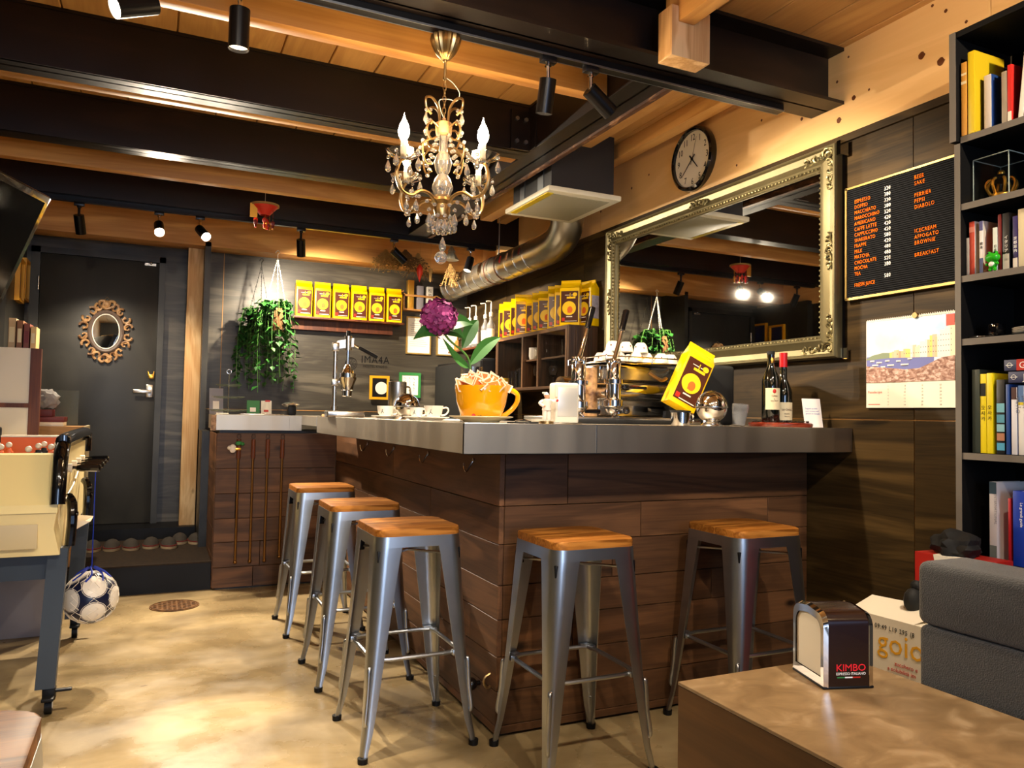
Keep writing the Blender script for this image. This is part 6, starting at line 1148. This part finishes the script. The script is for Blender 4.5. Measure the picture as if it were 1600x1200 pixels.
# ================================================================== ON THE FAR COUNTER
t = T('tiered_stand', 'three tier glass cake stand with a ring on top', 'cake stand', (.45, 5.46, TZ)); MB().cyl((0, 0, 0), (0, 0, .27), .004, seg=8).build('rod', 'satin', t); MB().tube([(.014 * math.cos(a * PI / 10), 0, .285 + .014 * math.sin(a * PI / 10)) for a in range(20)], .003, 6, closed=True).build('ring', 'satin', t)
for z, r in ((.018, .13), (.105, .105), (.185, .085)): MB().lathe([(0, z), (r * .8, z), (r, z + .012), (r, z + .015), (r * .78, z + .003), (0, z + .003)], seg=36).build('glass_tier', 'smoke', t)
for lab, x, y, w_, h_, m_, rz in (('blue grey brochure holder left on the far counter', .345, 5.62, .09, .18, 'grey', .1), ('green coffee card on the far counter under the ivy', .585, 5.60, .085, .10, 'green', 0), ('white and red card beside the green coffee card', .68, 5.60, .07, .10, 'paper', .0)):
    t = T('brochure_stand', lab, 'brochure', (x, y, TZ), rz, rot=(R(-10), 0, rz)); BX('sheet', m_, t, 0, w_, 0, .004, 0, h_); BX('print', 'redp' if m_ == 'paper' else 'whitep', t, w_ * .25, w_ * .7, -.0006, 0, h_ * .2, h_ * (.35 if m_ == 'paper' else .5))
t = T('sign_holder', 'small folded plastic sign holder on the far counter edge', 'sign holder', (.69, 5.38, TZ)); MB().raw([(-.045, 0, 0), (-.02, 0, 0), (.0, .01, .095), (-.015, .01, .095), (.02, 0, 0), (.05, 0, 0), (.02, .01, .095), (.0, .01, .095)], [(0, 1, 2, 3), (4, 5, 6, 7)]).build('sheet', 'acrylic', t); MB().box(-.012, .02, .008, .012, .088, .1).build('red_tab', 'redp', t)
tag(MB().box(.52, .80, 5.36, 5.50, TZ, TZ + .008, bev=.002).build('laptop', 'satin'), 'closed silver laptop lying on the far counter', 'laptop')
tag(MB().box(.365, .44, 5.262, 5.285, TZ, TZ + .009, bev=.002).build('white_box', 'plast_w'), 'tiny white box at the left end of the far counter', 'box')
t = T('counter_lamp', 'silver oval hand blender dish on black base on the far counter', 'scale', (.85, 5.42, TZ)); MB().lathe([(0, .085), (.03, .088), (.058, .078), (.06, .072), (.04, .06), (0, .055)], seg=24).build('dish', 'satin', t); MB().box(-.02, .035, -.03, .03, 0, .062, bev=.008).build('base', 'black', t)
tag(MB().box(.93, 1.06, 4.60, 4.74, TZ, TZ + .014, bev=.002).build('clip_board', 'cardb'), 'light wooden clip board lying on the bar near the juice press', 'board')
# ================================================================== LEFT SIDE
t = T('television', 'flat television tilted down from the left wall', 'television', (-.425, 3.43, 1.985)); th_ = R(69)  # local x runs along the screen edge
u = Vector((.36, .934, 0)).normalized(); n = Vector((.934, -.36, 0)).normalized(); ti = R(22); nn = (n * math.cos(ti) - Vector((0, 0, 1)) * math.sin(ti)).normalized(); v = nn.cross(u) * 1.0
if v.z < 0: v = -v
mt = Matrix((u, v, u.cross(v))).transposed().to_4x4(); s_ = 1 if u.cross(v).dot(nn) > 0 else -1
TW, TH = .92, .52
t.matrix_world = Matrix.Translation((-.392, 3.50, 1.975)) @ mt
zf = .002 * s_
MB().box(-TW, 0, -TH, 0, -.045 * s_ if s_ > 0 else 0, 0 if s_ > 0 else .045, bev=.008).build('housing', 'tvb', t); MB().box(-TW + .03, -.03, -TH + .045, -.03, min(0, zf * .8), max(0, zf * .8)).build('screen', 'screen', t)
mb = MB(); mb.box(-TW * .55, -TW * .45, -TH * .6, -TH * .4, -.12 * s_ if s_ > 0 else .045, -.045 * s_ if s_ > 0 else .12); mb.build('wall_mount', 'black', t)
t = T('shelf_unit', 'shelf unit with white panels and brown wooden frame on the left', 'shelf unit', (-.95, 4.80, 0))
BX('post', 'brownf', t, .345, .395, 0, .04, 0, 1.462); BX('white_panel', 'offw', t, 0, .345, .008, .03, .0, 1.462); BX('rail', 'brownf', t, 0, .345, -.004, .008, 1.145, 1.168); BX('body', 'brownf', t, .0, .34, .04, .34, 0, 1.455)
for lab, x0_, x1_, h_, m_ in (('brown book with cream label standing on the shelf unit', .27, .30, .15, '#8a5a34'), ('red brown book standing on the shelf unit', .302, .332, .135, '#7a3a24'), ('cream book standing rightmost on the shelf unit', .334, .362, .12, '#d8b478'), ('pale beige book standing leftmost on the shelf unit', .232, .268, .16, '#c0a47c')):
    b_ = T('book', lab, 'book', (-.95 + x0_, 4.85, 1.463), 0, 'books on the shelf unit'); w_ = x1_ - x0_ - .002; c_ = pm('spine_' + m_[1:], m_, .5); MB().box(0, w_, 0, .003, 0, h_).box(0, .0015, 0, .14, 0, h_).box(w_ - .0015, w_, 0, .14, 0, h_).build('cover', c_, b_); BX('pages', 'paper', b_, .0015, w_ - .0015, .003, .137, .002, h_ - .003); BX('spine_label', 'redd' if 'red' in lab else 'label', b_, .005, w_ - .005, -.0006, 0, .03, h_ * .7)
for i, (y, z, lab) in enumerate(((6.20, 1.88, 'yellow framed picture on the left wall, nearer one'), (6.46, 1.92, 'yellow framed picture on the left wall beside the door'))):
    t = T('framed_picture', lab, 'picture', (-.893, y, z), R(90)); h_, w_ = .30, .22; mb = MB(); mb.m = TR((0, 0, 0)); mb.box(0, w_, -.03, 0, 0, .02).box(0, w_, -.03, 0, h_ - .02, h_).box(0, .02, -.03, 0, .02, h_ - .02).box(w_ - .02, w_, -.03, 0, .02, h_ - .02); mb.build('frame', 'yframe', t); BX('picture', 'navy', t, .02, w_ - .02, -.008, 0, .02, h_ - .02)
t = T('plywood_cabinet', 'low plywood cabinet on the step beside the door', 'cabinet', (-.90, 5.40, .181)); BX('body', 'cardb', t, 0, .52, 0, .3, 0, .852); BX('edge', 'label', t, .515, .53, -.006, .3, 0, .856)
tag(MB().box(-.80, -.50, 5.45, 5.65, 1.034, 1.058, bev=.002).build('flat_box', 'paper'), 'flat white box lying on the plywood cabinet', 'box')
tag(MB().box(-.80, -.495, 5.45, 5.65, 1.059, 1.090, bev=.002).build('flat_box', 'redd'), 'flat dark red box on top of the flat white box', 'box')
tag(MB().box(-.70, -.56, 5.47, 5.60, 1.091, 1.135, bev=.004).build('small_box', 'redd'), 'small dark red box under the plastic bag', 'box')
mb = MB(); random.seed(8); t_ = bmesh.new(); bmesh.ops.create_icosphere(t_, subdivisions=3, radius=1)
for v_ in t_.verts: k = 1 + random.uniform(-.16, .16); v_.co = Vector((v_.co.x * .07 * k, v_.co.y * .05 * k, v_.co.z * .06 * k))
mb._in(t_, TR((-.60, 5.52, 1.20))); tag(mb.build('plastic_bag', pm('cloudy_plastic', '#d8d4d0', .2, trans=.5, ior=1.1), smooth=False), 'crumpled clear plastic bag on the small red box', 'bag')
tag(MB().box(-.64, -.44, 5.68, 5.685, 1.04, 1.26).build('plastic_sheet', 'smoke'), 'clear plastic sheet standing behind the flat boxes', 'sheet')
